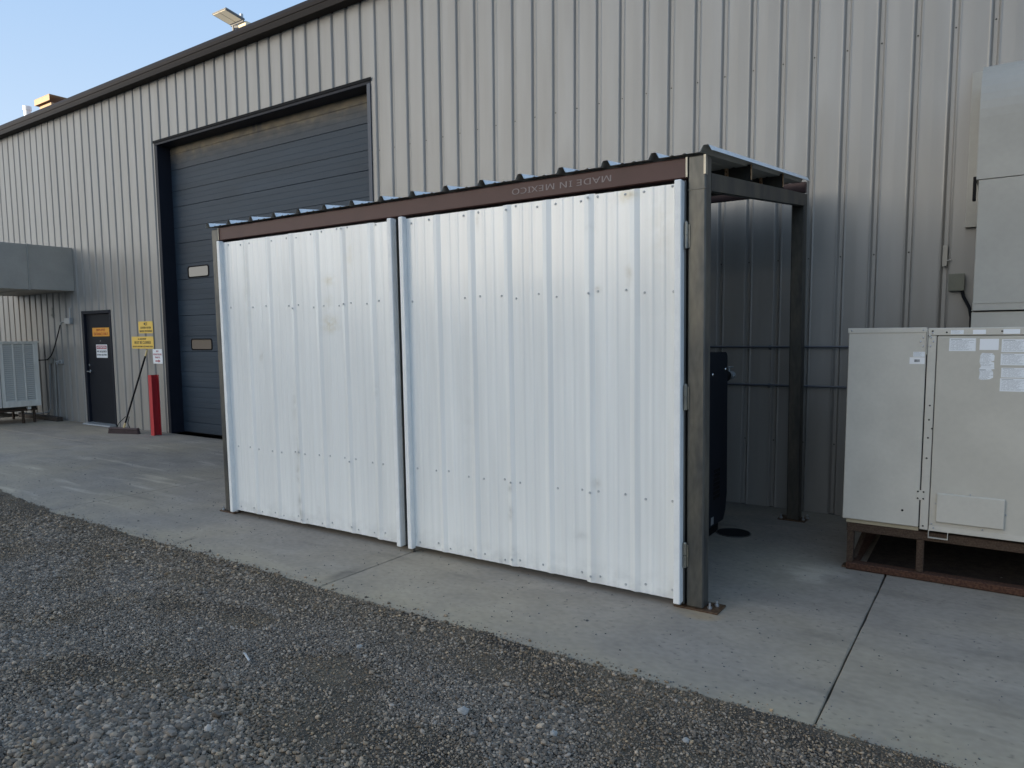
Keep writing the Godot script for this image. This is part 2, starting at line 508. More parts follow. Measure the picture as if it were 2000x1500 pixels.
func sticker_tex() -> ImageTexture:
	# small print too fine to read: grey rules and blocks on white
	var w := 256
	var h := 128
	var o := PackedByteArray()
	o.resize(w * h * 3)
	for j in h:
		var row := j / 7
		for i in w:
			var v := 0.80
			var inside := i > 12 and i < w - 14 and j > 14 and j < h - 10
			var stop := w - 14 - (hash(row * 977) % 90)
			if inside and j % 7 < 3 and i < stop and (hash(row * 131 + i / 5) % 10) > 1:
				v = 0.44
			if j > 8 and j < 13 and i > 12 and i < 120: v = 0.3
			if (i == 6 or i == w - 7) and j > 4 and j < h - 5: v = 0.4
			if (j == 5 or j == h - 6) and i > 5 and i < w - 6: v = 0.4
			o[(j * w + i) * 3] = srgb8(v * 0.97); o[(j * w + i) * 3 + 1] = srgb8(v); o[(j * w + i) * 3 + 2] = srgb8(v * 1.02)
	return tex(w, h, o)

func barcode_tex() -> ImageTexture:
	var w := 96
	var h := 48
	var o := PackedByteArray()
	o.resize(w * h * 3)
	for j in h:
		for i in w:
			var v := 0.80
			if j > 14 and j < 34 and i > 28 and i < 66 and (hash(i * 7) % 10) > 3:
				v = 0.08
			for c in 3: o[(j * w + i) * 3 + c] = srgb8(v)
	return tex(w, h, o)

func concrete_tex() -> ImageTexture:
	# the whole apron as one sheet of colour, x -17 .. 3 and z 0 .. 3.85: trowel mottling, scrapes, spills, painted shed shade, dirt at the gravel edge
	var w := 2048
	var h := 512
	var big := field(121, w, h, 0.0045, 4, false)
	var mid := field(122, w, h, 0.02, 4, false)
	var fin := field(123, w, h, 0.16, 3, false)
	var arc := field(124, w, h, 0.03, 3, false, Vector2(0.18, 1.0))
	var spk := field(125, w, h, 0.22, 1, false)
	var o := PackedByteArray()
	o.resize(w * h * 3)
	for j in h:
		var z := 3.85 * (j + 0.5) / h
		for i in w:
			var k := j * w + i
			var x := -17.0 + 20.0 * (i + 0.5) / w
			var b := big[k] / 255.0
			var m := mid[k] / 255.0
			var g := 0.280 + (b - 0.5) * 0.09 + (m - 0.5) * 0.07 + (fin[k] / 255.0 - 0.5) * 0.07
			# in front of the big door the slab is darker from tyres, with pale scrapes
			var drive := clampf((x + 10.9) / 1.2, 0.0, 1.0) * clampf((-6.3 - x) / 1.2, 0.0, 1.0)
			g *= 1.0 - 0.20 * drive * clampf(1.3 - absf(z - 1.4) / 1.9, 0.0, 1.0)
			var ar := arc[k] / 255.0
			if ar > 0.66:
				g += (ar - 0.66) * 0.34 * (0.35 + drive)
			if ar < 0.30:
				g *= 1.0 - (0.30 - ar) * 0.8
			if spk[k] > 222 and m > 0.5:
				g *= 0.70
			# dust and fines along the gravel edge
			var ed := clampf((z - 3.45) / 0.35, 0.0, 1.0) * clampf(m * 2.2 - 0.5, 0.0, 1.0)
			# darker mottling along the wall foot
			g *= 1.0 - 0.35 * clampf(1.0 - z / 0.35, 0.0, 1.0) * m * 1.4
			# spalled dirt beside the joint in front of the doors
			var sx := x + 3.56 + (m - 0.5) * 0.05
			if sx > -0.09 and sx < 0.03 and z > 3.0 and z < 3.80:
				g *= 1.0 - 0.5 * clampf(1.0 - absf(z - 3.50) / 0.24, 0.0, 1.0) * clampf(m * 2.4 - 0.4, 0.0, 1.0) * clampf((sx + 0.09) / 0.06, 0.0, 1.0)
			# shade inside the shed, painted into the floor colour
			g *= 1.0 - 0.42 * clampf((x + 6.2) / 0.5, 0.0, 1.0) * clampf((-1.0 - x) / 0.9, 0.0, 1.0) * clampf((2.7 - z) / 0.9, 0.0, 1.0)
			# rust run off the post foot
			var rx := (x + 1.36) / 0.16
			var rz := (z - 2.86) / 0.12
			var ru := clampf(1.0 - rx * rx - rz * rz, 0.0, 1.0) * m
			# pale drag mark beside the post, and a chalky patch by the rusty stand
			var pl := clampf(1.0 - absf((z - 2.60) - (x + 1.20) * -0.35) / 0.07, 0.0, 1.0) * clampf(1.0 - absf(x + 1.15) / 0.22, 0.0, 1.0)
			var pc := clampf(1.0 - pow((x + 0.98) / 0.32, 2.0) - pow((z - 1.80) / 0.22, 2.0), 0.0, 1.0) * clampf(m * 3.0 - 1.1, 0.0, 1.0)
			g += 0.10 * pl * m + 0.13 * pc
			# black scuff where a post once stood
			var sc := clampf(1.0 - absf((x + 5.26) - (z - 3.6) * 0.12) / 0.035, 0.0, 1.0) * clampf(1.0 - absf(z - 3.62) / 0.13, 0.0, 1.0)
			g *= 1.0 - 0.45 * sc
			var warm := clampf((b - 0.40) * 0.14, -0.02, 0.05)
			o[k * 3] = srgb8(g * (1.02 + warm * 0.5 + 0.5 * ru + 0.04 * ed))
			o[k * 3 + 1] = srgb8(g * (0.865 + 0.1 * ru + 0.02 * ed))
			o[k * 3 + 2] = srgb8(g * (0.685 - warm - 0.3 * ru - 0.05 * ed))
	return tex(w, h, o)

# ------------------------------------------------------------------ setting
func ground() -> void:
	var mb := MB.new()
	mb.poly([V(-420, -0.16, 420), V(420, -0.16, 420), V(420, -0.16, -420), V(-420, -0.16, -420)], Vector3.UP)
	tag(obj("ground", mb, M.far_ground), "", "", "", "structure")

func ridge() -> void:
	# the long bank across the yard, behind the camera, that hides the sun from everything below the eaves
	var mb := MB.new()
	var step := 3.0
	var n := 100
	var noise := FastNoiseLite.new()
	noise.seed = 9; noise.frequency = 0.02
	var rows := [[50.0, -0.3], [56.0, 4.4], [62.0, 8.35], [70.0, 8.1], [90.0, 2.0], [110.0, -0.3]]
	for i in n:
		var x0 := -190.0 + step * i
		for r in rows.size() - 1:
			var p := []
			for q in [[0, 0], [1, 0], [1, 1], [0, 1]]:
				var x: float = x0 + step * q[0]
				var rr: Array = rows[r + q[1]]
				p.append(V(x, rr[1] + noise.get_noise_2d(x, rr[0]) * 0.15 * clampf(rr[1], 0.0, 1.0), rr[0]))
			mb.poly(p, Vector3.UP)
	tag(obj("hills", mb, M.grass_far), "", "", "", "structure")

func apron() -> void:
	var root := Node3D.new()
	root.name = "concrete_apron"
	add_child(root)
	tag(root, "", "", "", "structure")
	origin_of[root] = Vector3.ZERO
	var xs := [-17.0, -11.44, -7.30, -3.53, -0.557, 3.0]
	for i in xs.size() - 1:
		var gap0 := 0.002 if i in [2] else 0.003
		var zs := [[0.0, 1.32], [1.328, 3.80]] if i == 0 else [[0.0, 3.79]]
		for zz in zs:
			slab(root, xs[i] + gap0, xs[i + 1] - (0.002 if i == 1 else 0.003), zz[0], zz[1] + rng.randf_range(-0.02, 0.02) * (1.0 if zz[1] > 2.0 else 0.0), i)

func slab(root: Node, x0: float, x1: float, z0: float, z1: float, sd: int) -> void:
	# a cast slab: worn, slightly wandering edges with a rounded arris
	var mb := MB.new()
	var nz := FastNoiseLite.new()
	nz.seed = 300 + sd; nz.frequency = 2.2; nz.fractal_octaves = 3
	var count := 48
	var ring := []   # outline points going round
	for i in count: ring.append(Vector2(lerpf(x0, x1, float(i) / count), z0))
	for i in count: ring.append(Vector2(x1, lerpf(z0, z1, float(i) / count)))
	for i in count: ring.append(Vector2(lerpf(x1, x0, float(i) / count), z1))
	for i in count: ring.append(Vector2(x0, lerpf(z1, z0, float(i) / count)))
	var cen := Vector2((x0 + x1) * 0.5, (z0 + z1) * 0.5)
	var N := ring.size()
	var outer := []
	var inner := []
	for i in N:
		var q: Vector2 = ring[i]
		var inw := Vector2(clampf(cen.x - q.x, -1, 1) if (is_equal_approx(q.x, x0) or is_equal_approx(q.x, x1)) else 0.0, clampf(cen.y - q.y, -1, 1) if (is_equal_approx(q.y, z0) or is_equal_approx(q.y, z1)) else 0.0)
		inw = inw.sign()
		var wob := maxf(0.0, nz.get_noise_2d(q.x * 1.0, q.y * 1.0)) * 0.009
		outer.append(q + inw * wob)
		inner.append(q + inw * (wob + 0.004 + maxf(0.0, nz.get_noise_2d(q.y + 9.0, q.x * 2.0) - 0.25) * 0.02))
	var uvf := func(q: Vector2) -> Vector2: return Vector2((q.x + 17.0) / 20.0, q.y / 3.85)
	for i in N:
		var k := (i + 1) % N
		var a: Vector2 = inner[i]
		var b: Vector2 = inner[k]
		mb.tri(V(cen.x, 0, cen.y), V(a.x, 0, a.y), V(b.x, 0, b.y), Vector3.UP, uvf.call(cen), uvf.call(a), uvf.call(b))
		var c: Vector2 = outer[i]
		var d: Vector2 = outer[k]
		var od := ((c + d) * 0.5 - cen)
		mb.poly([V(a.x, 0, a.y), V(b.x, 0, b.y), V(d.x, -0.006, d.y), V(c.x, -0.006, c.y)], V(od.x, 3, od.y), [uvf.call(a), uvf.call(b), uvf.call(d), uvf.call(c)])
		mb.poly([V(c.x, -0.006, c.y), V(d.x, -0.006, d.y), V(d.x, -0.14, d.y), V(c.x, -0.14, c.y)], V(od.x, 0, od.y), [uvf.call(c), uvf.call(d), uvf.call(d), uvf.call(c)])
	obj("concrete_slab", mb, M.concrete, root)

# ------------------------------------------------------------------ building
const PITCH := 0.256032
const RIB0 := -3.242
const OH := [-11.55, -6.65, 4.80]      # overhead door opening: left, right, top
const PD := [-14.37, -13.32, 2.13]     # personnel door opening
func wall_range(x: float, y1: float) -> Array:
	if x > OH[0] and x < OH[1]: return [OH[2], y1]
	if x > PD[0] and x < PD[1]: return [PD[2], y1]
	return [0.0, y1]
func building() -> void:
	var b := thing("metal_building", V(-10, 0, 0), "long tan ribbed metal building with dark eave trim", "building")
	var eave := 5.80
	var prof := [[0.0, 0.0], [0.014, -0.021], [0.039, -0.021], [0.051, 0.0], [0.055, 0.0030], [0.066, 0.0002], [0.15, 0.0018], [0.238, 0.0], [0.249, 0.0030]]
	var k0 := -82
	var screws := MB.new()
	while k0 < 28:
		var mb := MB.new()
		var xs := []
		for k in range(k0, k0 + 3):
			for q in prof: xs.append(Vector2(RIB0 + PITCH * k + q[0], q[1] + 0.0012 * (posmod(k0, 2)) + rng.randf_range(-0.0006, 0.0006)))
			for y in [0.62, 2.245, 3.94]:
				var sx := RIB0 + PITCH * k + 0.0255
				var r := wall_range(sx, eave)
				if y > r[0]: screws.dome(V(sx, y, -0.021), 0.0075, Vector3.BACK, 0.7, 6)
		xs.append(Vector2(RIB0 + PITCH * (k0 + 3), 0.0))
		var cut := []
		for i in xs.size() - 1:
			var a: Vector2 = xs[i]
			var c: Vector2 = xs[i + 1]
			var at := [a]
			for e in [OH[0], OH[1], PD[0], PD[1]]:
				if e > a.x + 1e-4 and e < c.x - 1e-4: at.append(a.lerp(c, (e - a.x) / (c.x - a.x)))
			at.append(c)
			for j in at.size() - 1: cut.append([at[j], at[j + 1]])
		for s in cut:
			var p: Vector2 = s[0]
			var q: Vector2 = s[1]
			var r := wall_range((p.x + q.x) * 0.5, eave)
			mb.poly([V(p.x, r[0], p.y), V(q.x, r[0], q.y), V(q.x, r[1], q.y), V(p.x, r[1], p.y)], V(p.y - q.y, 0, q.x - p.x))
		obj("wall_panel", mb, M.wall, b)
		k0 += 3
	obj("screw", screws, M.steel_dark, b).set_meta("kind", "stuff")
	# inner wall, far walls and roof close the box
	obj("inner_wall", bx(V(-24.2, 0, -0.32), V(PD[0] - 0.05, 5.9, -0.06)), M.fascia, b)
	obj("inner_wall", bx(V(PD[1] + 0.05, 0, -0.32), V(OH[0] - 0.06, 5.9, -0.06)), M.fascia, b)
	obj("inner_wall", bx(V(PD[0] - 0.05, PD[2] + 0.05, -0.32), V(PD[1] + 0.05, 5.9, -0.06)), M.fascia, b)
	obj("inner_wall", bx(V(OH[0] - 0.06, OH[2] + 0.06, -0.32), V(OH[1] + 0.06, 5.9, -0.06)), M.fascia, b)
	obj("inner_wall", bx(V(OH[1] + 0.06, 0, -0.32), V(3.9, 5.9, -0.06)), M.fascia, b)
	obj("inner_wall", bx(V(-24.2, 0, -24.3), V(3.9, 5.9, -24.0)), M.fascia, b)
	obj("inner_wall", bx(V(-24.5, 0, -24.3), V(-24.2, 5.9, -0.06)), M.fascia, b)
	obj("inner_wall", bx(V(3.9, 0, -24.3), V(4.2, 5.9, -0.06)), M.fascia, b)
	obj("inner_wall", bx(V(-24.2, -0.02, -24.0), V(3.9, 0.001, -0.32)), M.fascia, b)
	var rf := MB.new()
	rf.extrude([Vector2(0.06, 5.985), Vector2(-12.0, 6.95), Vector2(-24.5, 5.95), Vector2(-24.5, 5.85), Vector2(-12.0, 6.85), Vector2(0.06, 5.89)], V(-24.6, 0, 0), V(4.3, 0, 0), V(0, 0, 1), V(0, 1, 0))
	obj("roof", rf, M.roof, b)
	# eave trim: soffit, a lower band, and an upper band that leans back
	var fa := MB.new()
	fa.extrude([Vector2(-0.02, 5.782), Vector2(0.135, 5.782), Vector2(0.139, 5.786), Vector2(0.139, 5.866), Vector2(0.131, 5.870), Vector2(0.131, 5.875), Vector2(0.139, 5.879), Vector2(0.134, 5.93), Vector2(0.112, 5.985), Vector2(0.085, 6.004), Vector2(0.06, 6.0), Vector2(-0.02, 5.99)], V(-24.6, 0, 0), V(4.3, 0, 0), V(0, 0, 1), V(0, 1, 0))
	obj("eave_trim", fa, M.fascia, b)
	# base angle at the slab
	overhead_door(b)
	personnel_door(b)

func overhead_door(b: Node) -> void:
	var d := obj("overhead_door", bx(V(-11.60, 4.762, -0.25), V(-6.652, 4.835, 0.012), 0.004), M.navy, b)
	obj("jamb", bx(V(-11.60, 0, -0.25), V(-11.515, 4.76, 0.012), 0.004), M.navy, d)
	obj("jamb", bx(V(-6.712, 0, -0.25), V(-6.652, 4.76, 0.012), 0.004), M.navy, d)
	var tr := MB.new()
	tr.lohi(V(-6.708, 0, 0.0125), V(-6.648, 4.77, 0.018), 0.002)
	obj("edge_trim", tr, M.trim_slate, d)
	var hd := MB.new()
	hd.lohi(V(-11.62, 4.80, 0.0125), V(-6.63, 4.84, 0.022), 0.002)
	obj("header_trim", hd, M.black_trim, d)
	# sections: each 0.6 m tall with a joint, a middle groove and shallow ribs
	var section := func(y0: float, y1: float, m: Material, tan_band: bool) -> void:
		var z := -0.22
		var ys := [[y0 + 0.001, -0.018], [y0 + 0.002, -0.004], [y0 + 0.006, 0.0]]
		var h := y1 - y0
		for g in [0.09, 0.17]:
			if g < h - 0.05: ys.append_array([[y0 + g - 0.008, 0.0], [y0 + g - 0.004, -0.0016], [y0 + g + 0.004, -0.0016], [y0 + g + 0.008, 0.0]])
		if h > 0.3:
			ys.append_array([[y0 + 0.249, 0.0], [y0 + 0.253, -0.007], [y0 + 0.258, -0.007], [y0 + 0.262, 0.0]])
		for g in [0.34, 0.42, 0.51]:
			if g < h - 0.05: ys.append_array([[y0 + g - 0.008, 0.0], [y0 + g - 0.004, -0.0016], [y0 + g + 0.004, -0.0016], [y0 + g + 0.008, 0.0]])
		ys.append_array([[y1 - 0.006, 0.0], [y1 - 0.002, -0.004], [y1 - 0.001, -0.018]])
		var mb := MB.new()
		for i in ys.size() - 1:
			var p: Array = ys[i]
			var q: Array = ys[i + 1]
			var uv := []
			for e in [[-11.52, p[0]], [-6.70, p[0]], [-6.70, q[0]], [-11.52, q[0]]]: uv.append(Vector2((e[0] + 11.52) / 4.82, (4.762 - e[1]) / 0.38))
			mb.poly([V(-11.52, p[0], z + p[1]), V(-6.70, p[0], z + p[1]), V(-6.70, q[0], z + q[1]), V(-11.52, q[0], z + q[1])], V(0, p[1] - q[1], q[0] - p[0]), uv)
		mb.lohi(V(-11.52, y0 + 0.002, z - 0.06), V(-6.70, y1 - 0.002, z - 0.0225))
		obj("door_section", mb, m, d)
	section.call(0.012, 0.187, M.slate, false)
	for i in 7: section.call(0.187 + 0.6 * i, 0.787 + 0.6 * i, M.slate, false)
	section.call(4.387, 4.765, M.tan_band, true)
	var sl := MB.new()
	sl.cyl(V(-11.51, 0.012, -0.235), V(-6.71, 0.012, -0.235), 0.014, 8)
	obj("bottom_seal", sl, M.rubber, d)
	for y in [2.70, 1.505]:
		var a := V(-11.185, y - 0.098, -0.219)
		var c := V(-10.575, y + 0.098, -0.219)
		var outer := rounded(a, c, 0.045)
		var inner := rounded(a + V(0.03, 0.02, 0), c - V(0.02, 0.02, 0), 0.032)
		var wf := MB.new()
		for i in outer.size():
			var k := (i + 1) % outer.size()
			wf.poly([outer[i], outer[k], inner[k] + V(0, 0, 0.012), inner[i] + V(0, 0, 0.012)], Vector3.BACK)
			wf.poly([inner[i] + V(0, 0, 0.012), inner[k] + V(0, 0, 0.012), inner[k] + V(0, 0, 0.002), inner[i] + V(0, 0, 0.002)], (a + c) * 0.5 - inner[i])
		obj("window_frame", wf, M.rubber, d)
		var pn := MB.new()
		pn.poly(inner.map(func(p): return p + V(0, 0, 0.0025 + 0.012 * (0.0 if y > 2.0 else 0.0))), Vector3.BACK)
		obj("window_pane", pn, M.glass if y > 2.0 else M.tan_pane, d)

func rounded(a: Vector3, c: Vector3, r: float) -> Array:
	var p := []
	for q in [[c.x - r, c.y - r, 0.0], [a.x + r, c.y - r, PI * 0.5], [a.x + r, a.y + r, PI], [c.x - r, a.y + r, PI * 1.5]]:
		for i in 5:
			var an: float = q[2] + PI * 0.5 * i / 4.0
			p.append(V(q[0] + r * cos(an), q[1] + r * sin(an), a.z))
	return p

func personnel_door(b: Node) -> void:
	var leaf := MB.new()
	leaf.lohi(V(-14.295, 0.035, -0.075), V(-13.365, 2.075, -0.028), 0.004)
	var d := obj("door", leaf, M.door_dark, b)
	var fr := MB.new()
	fr.lohi(V(-14.385, 0, -0.12), V(-14.30, 2.14, 0.014), 0.004)
	fr.lohi(V(-13.36, 0, -0.12), V(-13.31, 2.14, 0.014), 0.004)
	fr.lohi(V(-14.3005, 2.08, -0.118), V(-13.3595, 2.139, 0.0135), 0.004)
	obj("door_frame", fr, M.navy, d)
	var th := MB.new()
	th.extrude([Vector2(-0.10, 0.0), Vector2(0.14, 0.0), Vector2(0.12, 0.02), Vector2(-0.02, 0.032), Vector2(-0.10, 0.032)], V(-14.33, 0, 0), V(-13.33, 0, 0), V(0, 0, 1), V(0, 1, 0))
	obj("threshold", th, M.conduit, d)
	var hn := MB.new()
	hn.cyl(V(-14.235, 1.0, -0.028), V(-14.235, 1.0, -0.018), 0.036, 14)
	hn.cyl(V(-14.235, 1.0, -0.02), V(-14.235, 1.0, 0.035), 0.013, 8)
	hn.tube([V(-14.24, 1.0, 0.033), V(-14.16, 1.0, 0.034), V(-14.11, 0.99, 0.028)], 0.011, 8)
	obj("door_handle", hn, M.chrome, d)
	var dl := MB.new()
	dl.cyl(V(-14.235, 1.12, -0.028), V(-14.235, 1.12, -0.012), 0.022, 12)
	obj("deadbolt", dl, M.chrome, d)
	var pv := MB.new()
	pv.dome(V(-13.80, 1.575, -0.028), 0.012, Vector3.BACK, 0.5)
	obj("door_viewer", pv, M.chrome, d)
	for y in [0.25, 1.05, 1.85]:
		var hg := MB.new()
		hg.cyl(V(-13.362, y - 0.055, -0.018), V(-13.362, y + 0.055, -0.018), 0.009, 8)
		obj("hinge", hg, M.navy, d)

# ------------------------------------------------------------------ ribbed sheets
func rib_points(x0: float, x1: float, first: float, pitch: float, hi := 0.0315, fl := 0.018) -> Array:
	# (along, proud) of a sheet with 30 mm trapezoid ribs and two small ribs between them
	var p := [Vector2(x0, 0.0)]
	var k := -1
	while first + pitch * k < x1 + pitch:
		var r := first + pitch * k
		var mids := [r - pitch * 0.36, r - pitch * 0.56]
		var seq := []
		seq.append_array([[r, 0.0], [r + fl, hi - 0.0015], [r + fl + 0.006, hi], [r + 0.060 - fl, hi], [r + 0.066 - fl, hi - 0.0015], [r + 0.066, 0.0]])
		for q in [0.43, 0.67]:
			var c: float = r + pitch * q + 0.012
			seq.append_array([[c - 0.014, 0.0], [c - 0.005, 0.0042 * minf(1.0, hi / 0.022)], [c + 0.005, 0.0042 * minf(1.0, hi / 0.022)], [c + 0.014, 0.0]])
		for q in seq:
			if q[0] > x0 + 0.002 and q[0] < x1 - 0.002: p.append(Vector2(q[0], q[1]))
		k += 1
	p.append(Vector2(x1, 0.0))
	return p

func rolled(p: Array) -> Array:
	# the faint lengthwise waves that roll forming leaves in thin flat sheet
	var o := []
	for i in p.size() - 1:
		var a: Vector2 = p[i]
		var b: Vector2 = p[i + 1]
		o.append(a)
		var n := int((b.x - a.x) / 0.013)
		for k in n:
			var q := a.lerp(b, (k + 1.0) / (n + 1.0))
			o.append(q + Vector2(0.0, rng.randf_range(-0.00022, 0.00022)))
	o.append(p[-1])
	return o

func door_sheet(x0: float, x1: float, y0: float, y1: float, z: float, first: float, lap: bool) -> MB:
	var mb := smb()
	var p := rolled(rib_points(x0, x1, first, 0.2955, 0.0095, 0.0265))
	var ny := 10
	for i in p.size() - 1:
		for j in ny:
			var ya := lerpf(y0, y1, float(j) / ny)
			var yb := lerpf(y0, y1, float(j + 1) / ny)
			var q := []
			var uv := []
			for e in [[0, ya], [1, ya], [1, yb], [0, yb]]:
				var s: Vector2 = p[i + e[0]]
				# thin sheet is never quite flat between its screws
				var can := 0.0018 * sin(e[1] * 5.1 + s.x * 2.3) * sin(s.x * 3.7 + 0.8)
				q.append(V(s.x, e[1], z + s.y + can + (0.0012 if lap else 0.0)))
				uv.append(Vector2((s.x + 5.70) / 4.26, (2.5 - e[1]) / 2.5))
			var dp: Vector2 = p[i + 1] - p[i]
			mb.poly(q, V(-dp.y, 0, dp.x), uv)
	return mb

# ------------------------------------------------------------------ shed
const ROOF_Y := 2.587
const SLOPE := 0.098
func shed() -> void:
	var s := thing("steel_shed", V(-3.6, 0, 1.6), "open-ended bare steel shed with two white ribbed sheet-metal doors and metal roof", "shed")
	var top := 2.578
	# posts
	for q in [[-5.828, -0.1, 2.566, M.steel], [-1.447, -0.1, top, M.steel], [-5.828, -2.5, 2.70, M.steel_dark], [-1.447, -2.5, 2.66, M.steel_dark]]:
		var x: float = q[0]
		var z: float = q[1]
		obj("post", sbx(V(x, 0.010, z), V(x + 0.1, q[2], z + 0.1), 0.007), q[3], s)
		var bp := smb()
		var plate_out := 0.09 if x > -3.0 and z > -1.0 else 0.05
		bp.lohi(V(x - 0.07, 0.0, z - 0.04), V(x + 0.1 + plate_out, 0.010, z + 0.118), 0.002)
		var plate := obj("base_plate", bp, M.weld, s)
		for e in [V(x + 0.128, 0.010, z + 0.065), V(x + 0.15, 0.010, z + 0.005), V(x - 0.045, 0.01, z + 0.09)]:
			var bo := smb()
			bo.cyl(e, e + V(0, 0.010, 0), 0.014, 6)
			bo.cyl(e, e + V(0, 0.034, 0), 0.0065, 8)
			obj("anchor_bolt", bo, M.zinc, plate)
	# weld seam round the front right post, below the cap piece, and its bright edge strips
	obj("weld_seam", sbx(V(-1.4485, 2.392, -0.02), V(-1.3455, 2.398, 0.0022), 0.001), M.steel, s)
	obj("weld_seam", sbx(V(-1.359, 2.470, -0.03), V(-1.3445, 2.576, 0.0035), 0.001), M.bright_steel, s)
	obj("weld_seam", sbx(V(-1.4605, 2.466, -0.03), V(-1.4485, 2.576, 0.0030), 0.001), M.bright_steel, s)
	obj("weld_seam", sbx(V(-5.7285, 2.466, -0.03), V(-5.7205, 2.57, 0.0030), 0.001), M.bright_steel, s)
	# front beam in red-brown primer, with the mill's stencil the wrong way up
	var beam := obj("front_beam", sbx(V(-5.7278, 2.463, -0.09), V(-1.4475, 2.576, -0.006), 0.006), M.primer, s)
	stencil(beam)
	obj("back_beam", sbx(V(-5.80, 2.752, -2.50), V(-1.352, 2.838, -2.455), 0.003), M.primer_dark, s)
	# side beams rise to the back
	for x in [-5.828, -1.397]:
		var mb := smb()
		var y0 := 2.384
		var y1 := 2.384 + 0.1045 * 2.4
		mb.extrude([Vector2(-0.1005, y0 + 0.0105), Vector2(-2.5, y1 + 0.0105), Vector2(-2.5, y1 + 0.108), Vector2(-0.1005, y0 + 0.108)], V(x, 0, 0), V(x + 0.05, 0, 0), V(0, 0, 1), V(0, 1, 0))
		obj("side_beam", mb, M.steel_dark, s)
	# purlins: C sections with a stiffener plate near their ends
	for z in [-0.866, -1.684]:
		var yb: float = 2.4935 - z * 0.1045
		var mb := smb()
		mb.extrude([Vector2(0.0, 0.0), Vector2(-0.045, 0.0), Vector2(-0.045, 0.004), Vector2(-0.004, 0.004), Vector2(-0.004, 0.094), Vector2(-0.045, 0.094), Vector2(-0.045, 0.098), Vector2(0.0, 0.098)], V(-5.82, yb, z), V(-1.35, yb, z), V(0, 0, 1), V(0, 1, 0))
		var pu := obj("purlin", mb, M.steel_dark, s)
		obj("end_edge", sbx(V(-1.3495, yb + 0.001, z - 0.009), V(-1.3435, yb + 0.097, z + 0.004)), M.lit_edge_tan, pu)
		obj("stiffener", sbx(V(-1.510, yb + 0.002, z + 0.0005), V(-1.492, yb + 0.094, z + 0.022)), M.lit_edge_tan, pu)
	# roof sheets: ribs run front to back
	var first := -5.876
	for k in 5:
		var x0 := first - 0.012 if k == 0 else first + 0.3002 * 3 * k - 0.012
		var x1 := first + 0.3002 * 3 * (k + 1) + (0.07 if k < 4 else 0.072)
		var p := rib_points(x0, x1, first, 0.3002)
		var mb := smb()
		var lift := 0.0013 * (k % 2)
		for i in p.size() - 1:
			var a: Vector2 = p[i]
			var c: Vector2 = p[i + 1]
			var dp := c - a
			mb.poly([V(a.x, ROOF_Y + a.y * 1.08 + lift, 0.022), V(c.x, ROOF_Y + c.y * 1.08 + lift, 0.022), V(c.x, ROOF_Y + c.y * 1.08 + lift + SLOPE * 2.41, -2.39), V(a.x, ROOF_Y + a.y * 1.08 + lift + SLOPE * 2.41, -2.39)], V(-dp.y, dp.x, 0))
		var rsheet := obj("roof_sheet", mb, M.galvalume, s)
		var ub := smb()
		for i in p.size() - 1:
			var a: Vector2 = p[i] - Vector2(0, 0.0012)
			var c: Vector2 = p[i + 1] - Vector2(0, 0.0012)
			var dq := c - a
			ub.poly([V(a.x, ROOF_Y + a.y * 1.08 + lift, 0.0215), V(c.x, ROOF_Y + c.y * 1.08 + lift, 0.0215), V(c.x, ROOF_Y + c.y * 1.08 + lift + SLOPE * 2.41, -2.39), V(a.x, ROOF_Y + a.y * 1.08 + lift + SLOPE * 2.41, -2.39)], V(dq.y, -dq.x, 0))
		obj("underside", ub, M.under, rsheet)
	var rs := smb()
	for k in 16:
		for z in [-0.05, -0.88]:
			rs.dome(V(first + 0.3002 * k + 0.033, ROOF_Y + 0.034 - z * SLOPE, z), 0.008, Vector3.UP, 0.7, 6)
	obj("roof_screw", rs, M.zinc, s).set_meta("kind", "stuff")
	for k in 3:
		var es := smb()
		var z0 := -0.10 - 0.8 * k
		var zp := []
		for q in rib_points(z0 - 0.8, z0, z0 - 0.78, 0.2667): zp.append(q)
		for i in zp.size() - 1:
			var a: Vector2 = zp[i]
			var c: Vector2 = zp[i + 1]
			es.poly([V(-5.836 - a.y, 0.06, a.x), V(-5.836 - c.y, 0.06, c.x), V(-5.836 - c.y, 2.40 - c.x * 0.1, c.x), V(-5.836 - a.y, 2.40 - a.x * 0.1, a.x)], V(-(c.x - a.x), 0, -(c.y - a.y)))
		obj("added_end_sheet", es, M.white_trim, s)  # added: closes the unseen left end to darken the inside
	door(s, -5.68, -3.62, -5.378 + 0.0, true)
	door(s, -3.55, -1.465, -3.271, false)

func stencil(beam: Node) -> void:
	var tm := TextMesh.new()
	tm.text = "MADE IN MEXICO"
	tm.font = face_font(false)
	tm.font_size = 48
	tm.depth = 0.05
	tm.pixel_size = 0.001
	tm.curve_step = 2.0
	tm.material = M.chalk
	var size := tm.get_aabb().size
	var o := MeshInstance3D.new()
	o.name = "stencil_lettering"
	o.mesh = tm
	beam.add_child(o, true)
	var p := shed_hook(V(-2.265, 2.522, -0.0052))
	o.transform = Transform3D(Basis(Vector3.UP, 0.012) * Basis(Vector3.BACK, PI).scaled_local(V(0.70 / size.x, 0.036 / size.y, 0.0012 / 0.05)), p - origin_of[beam])

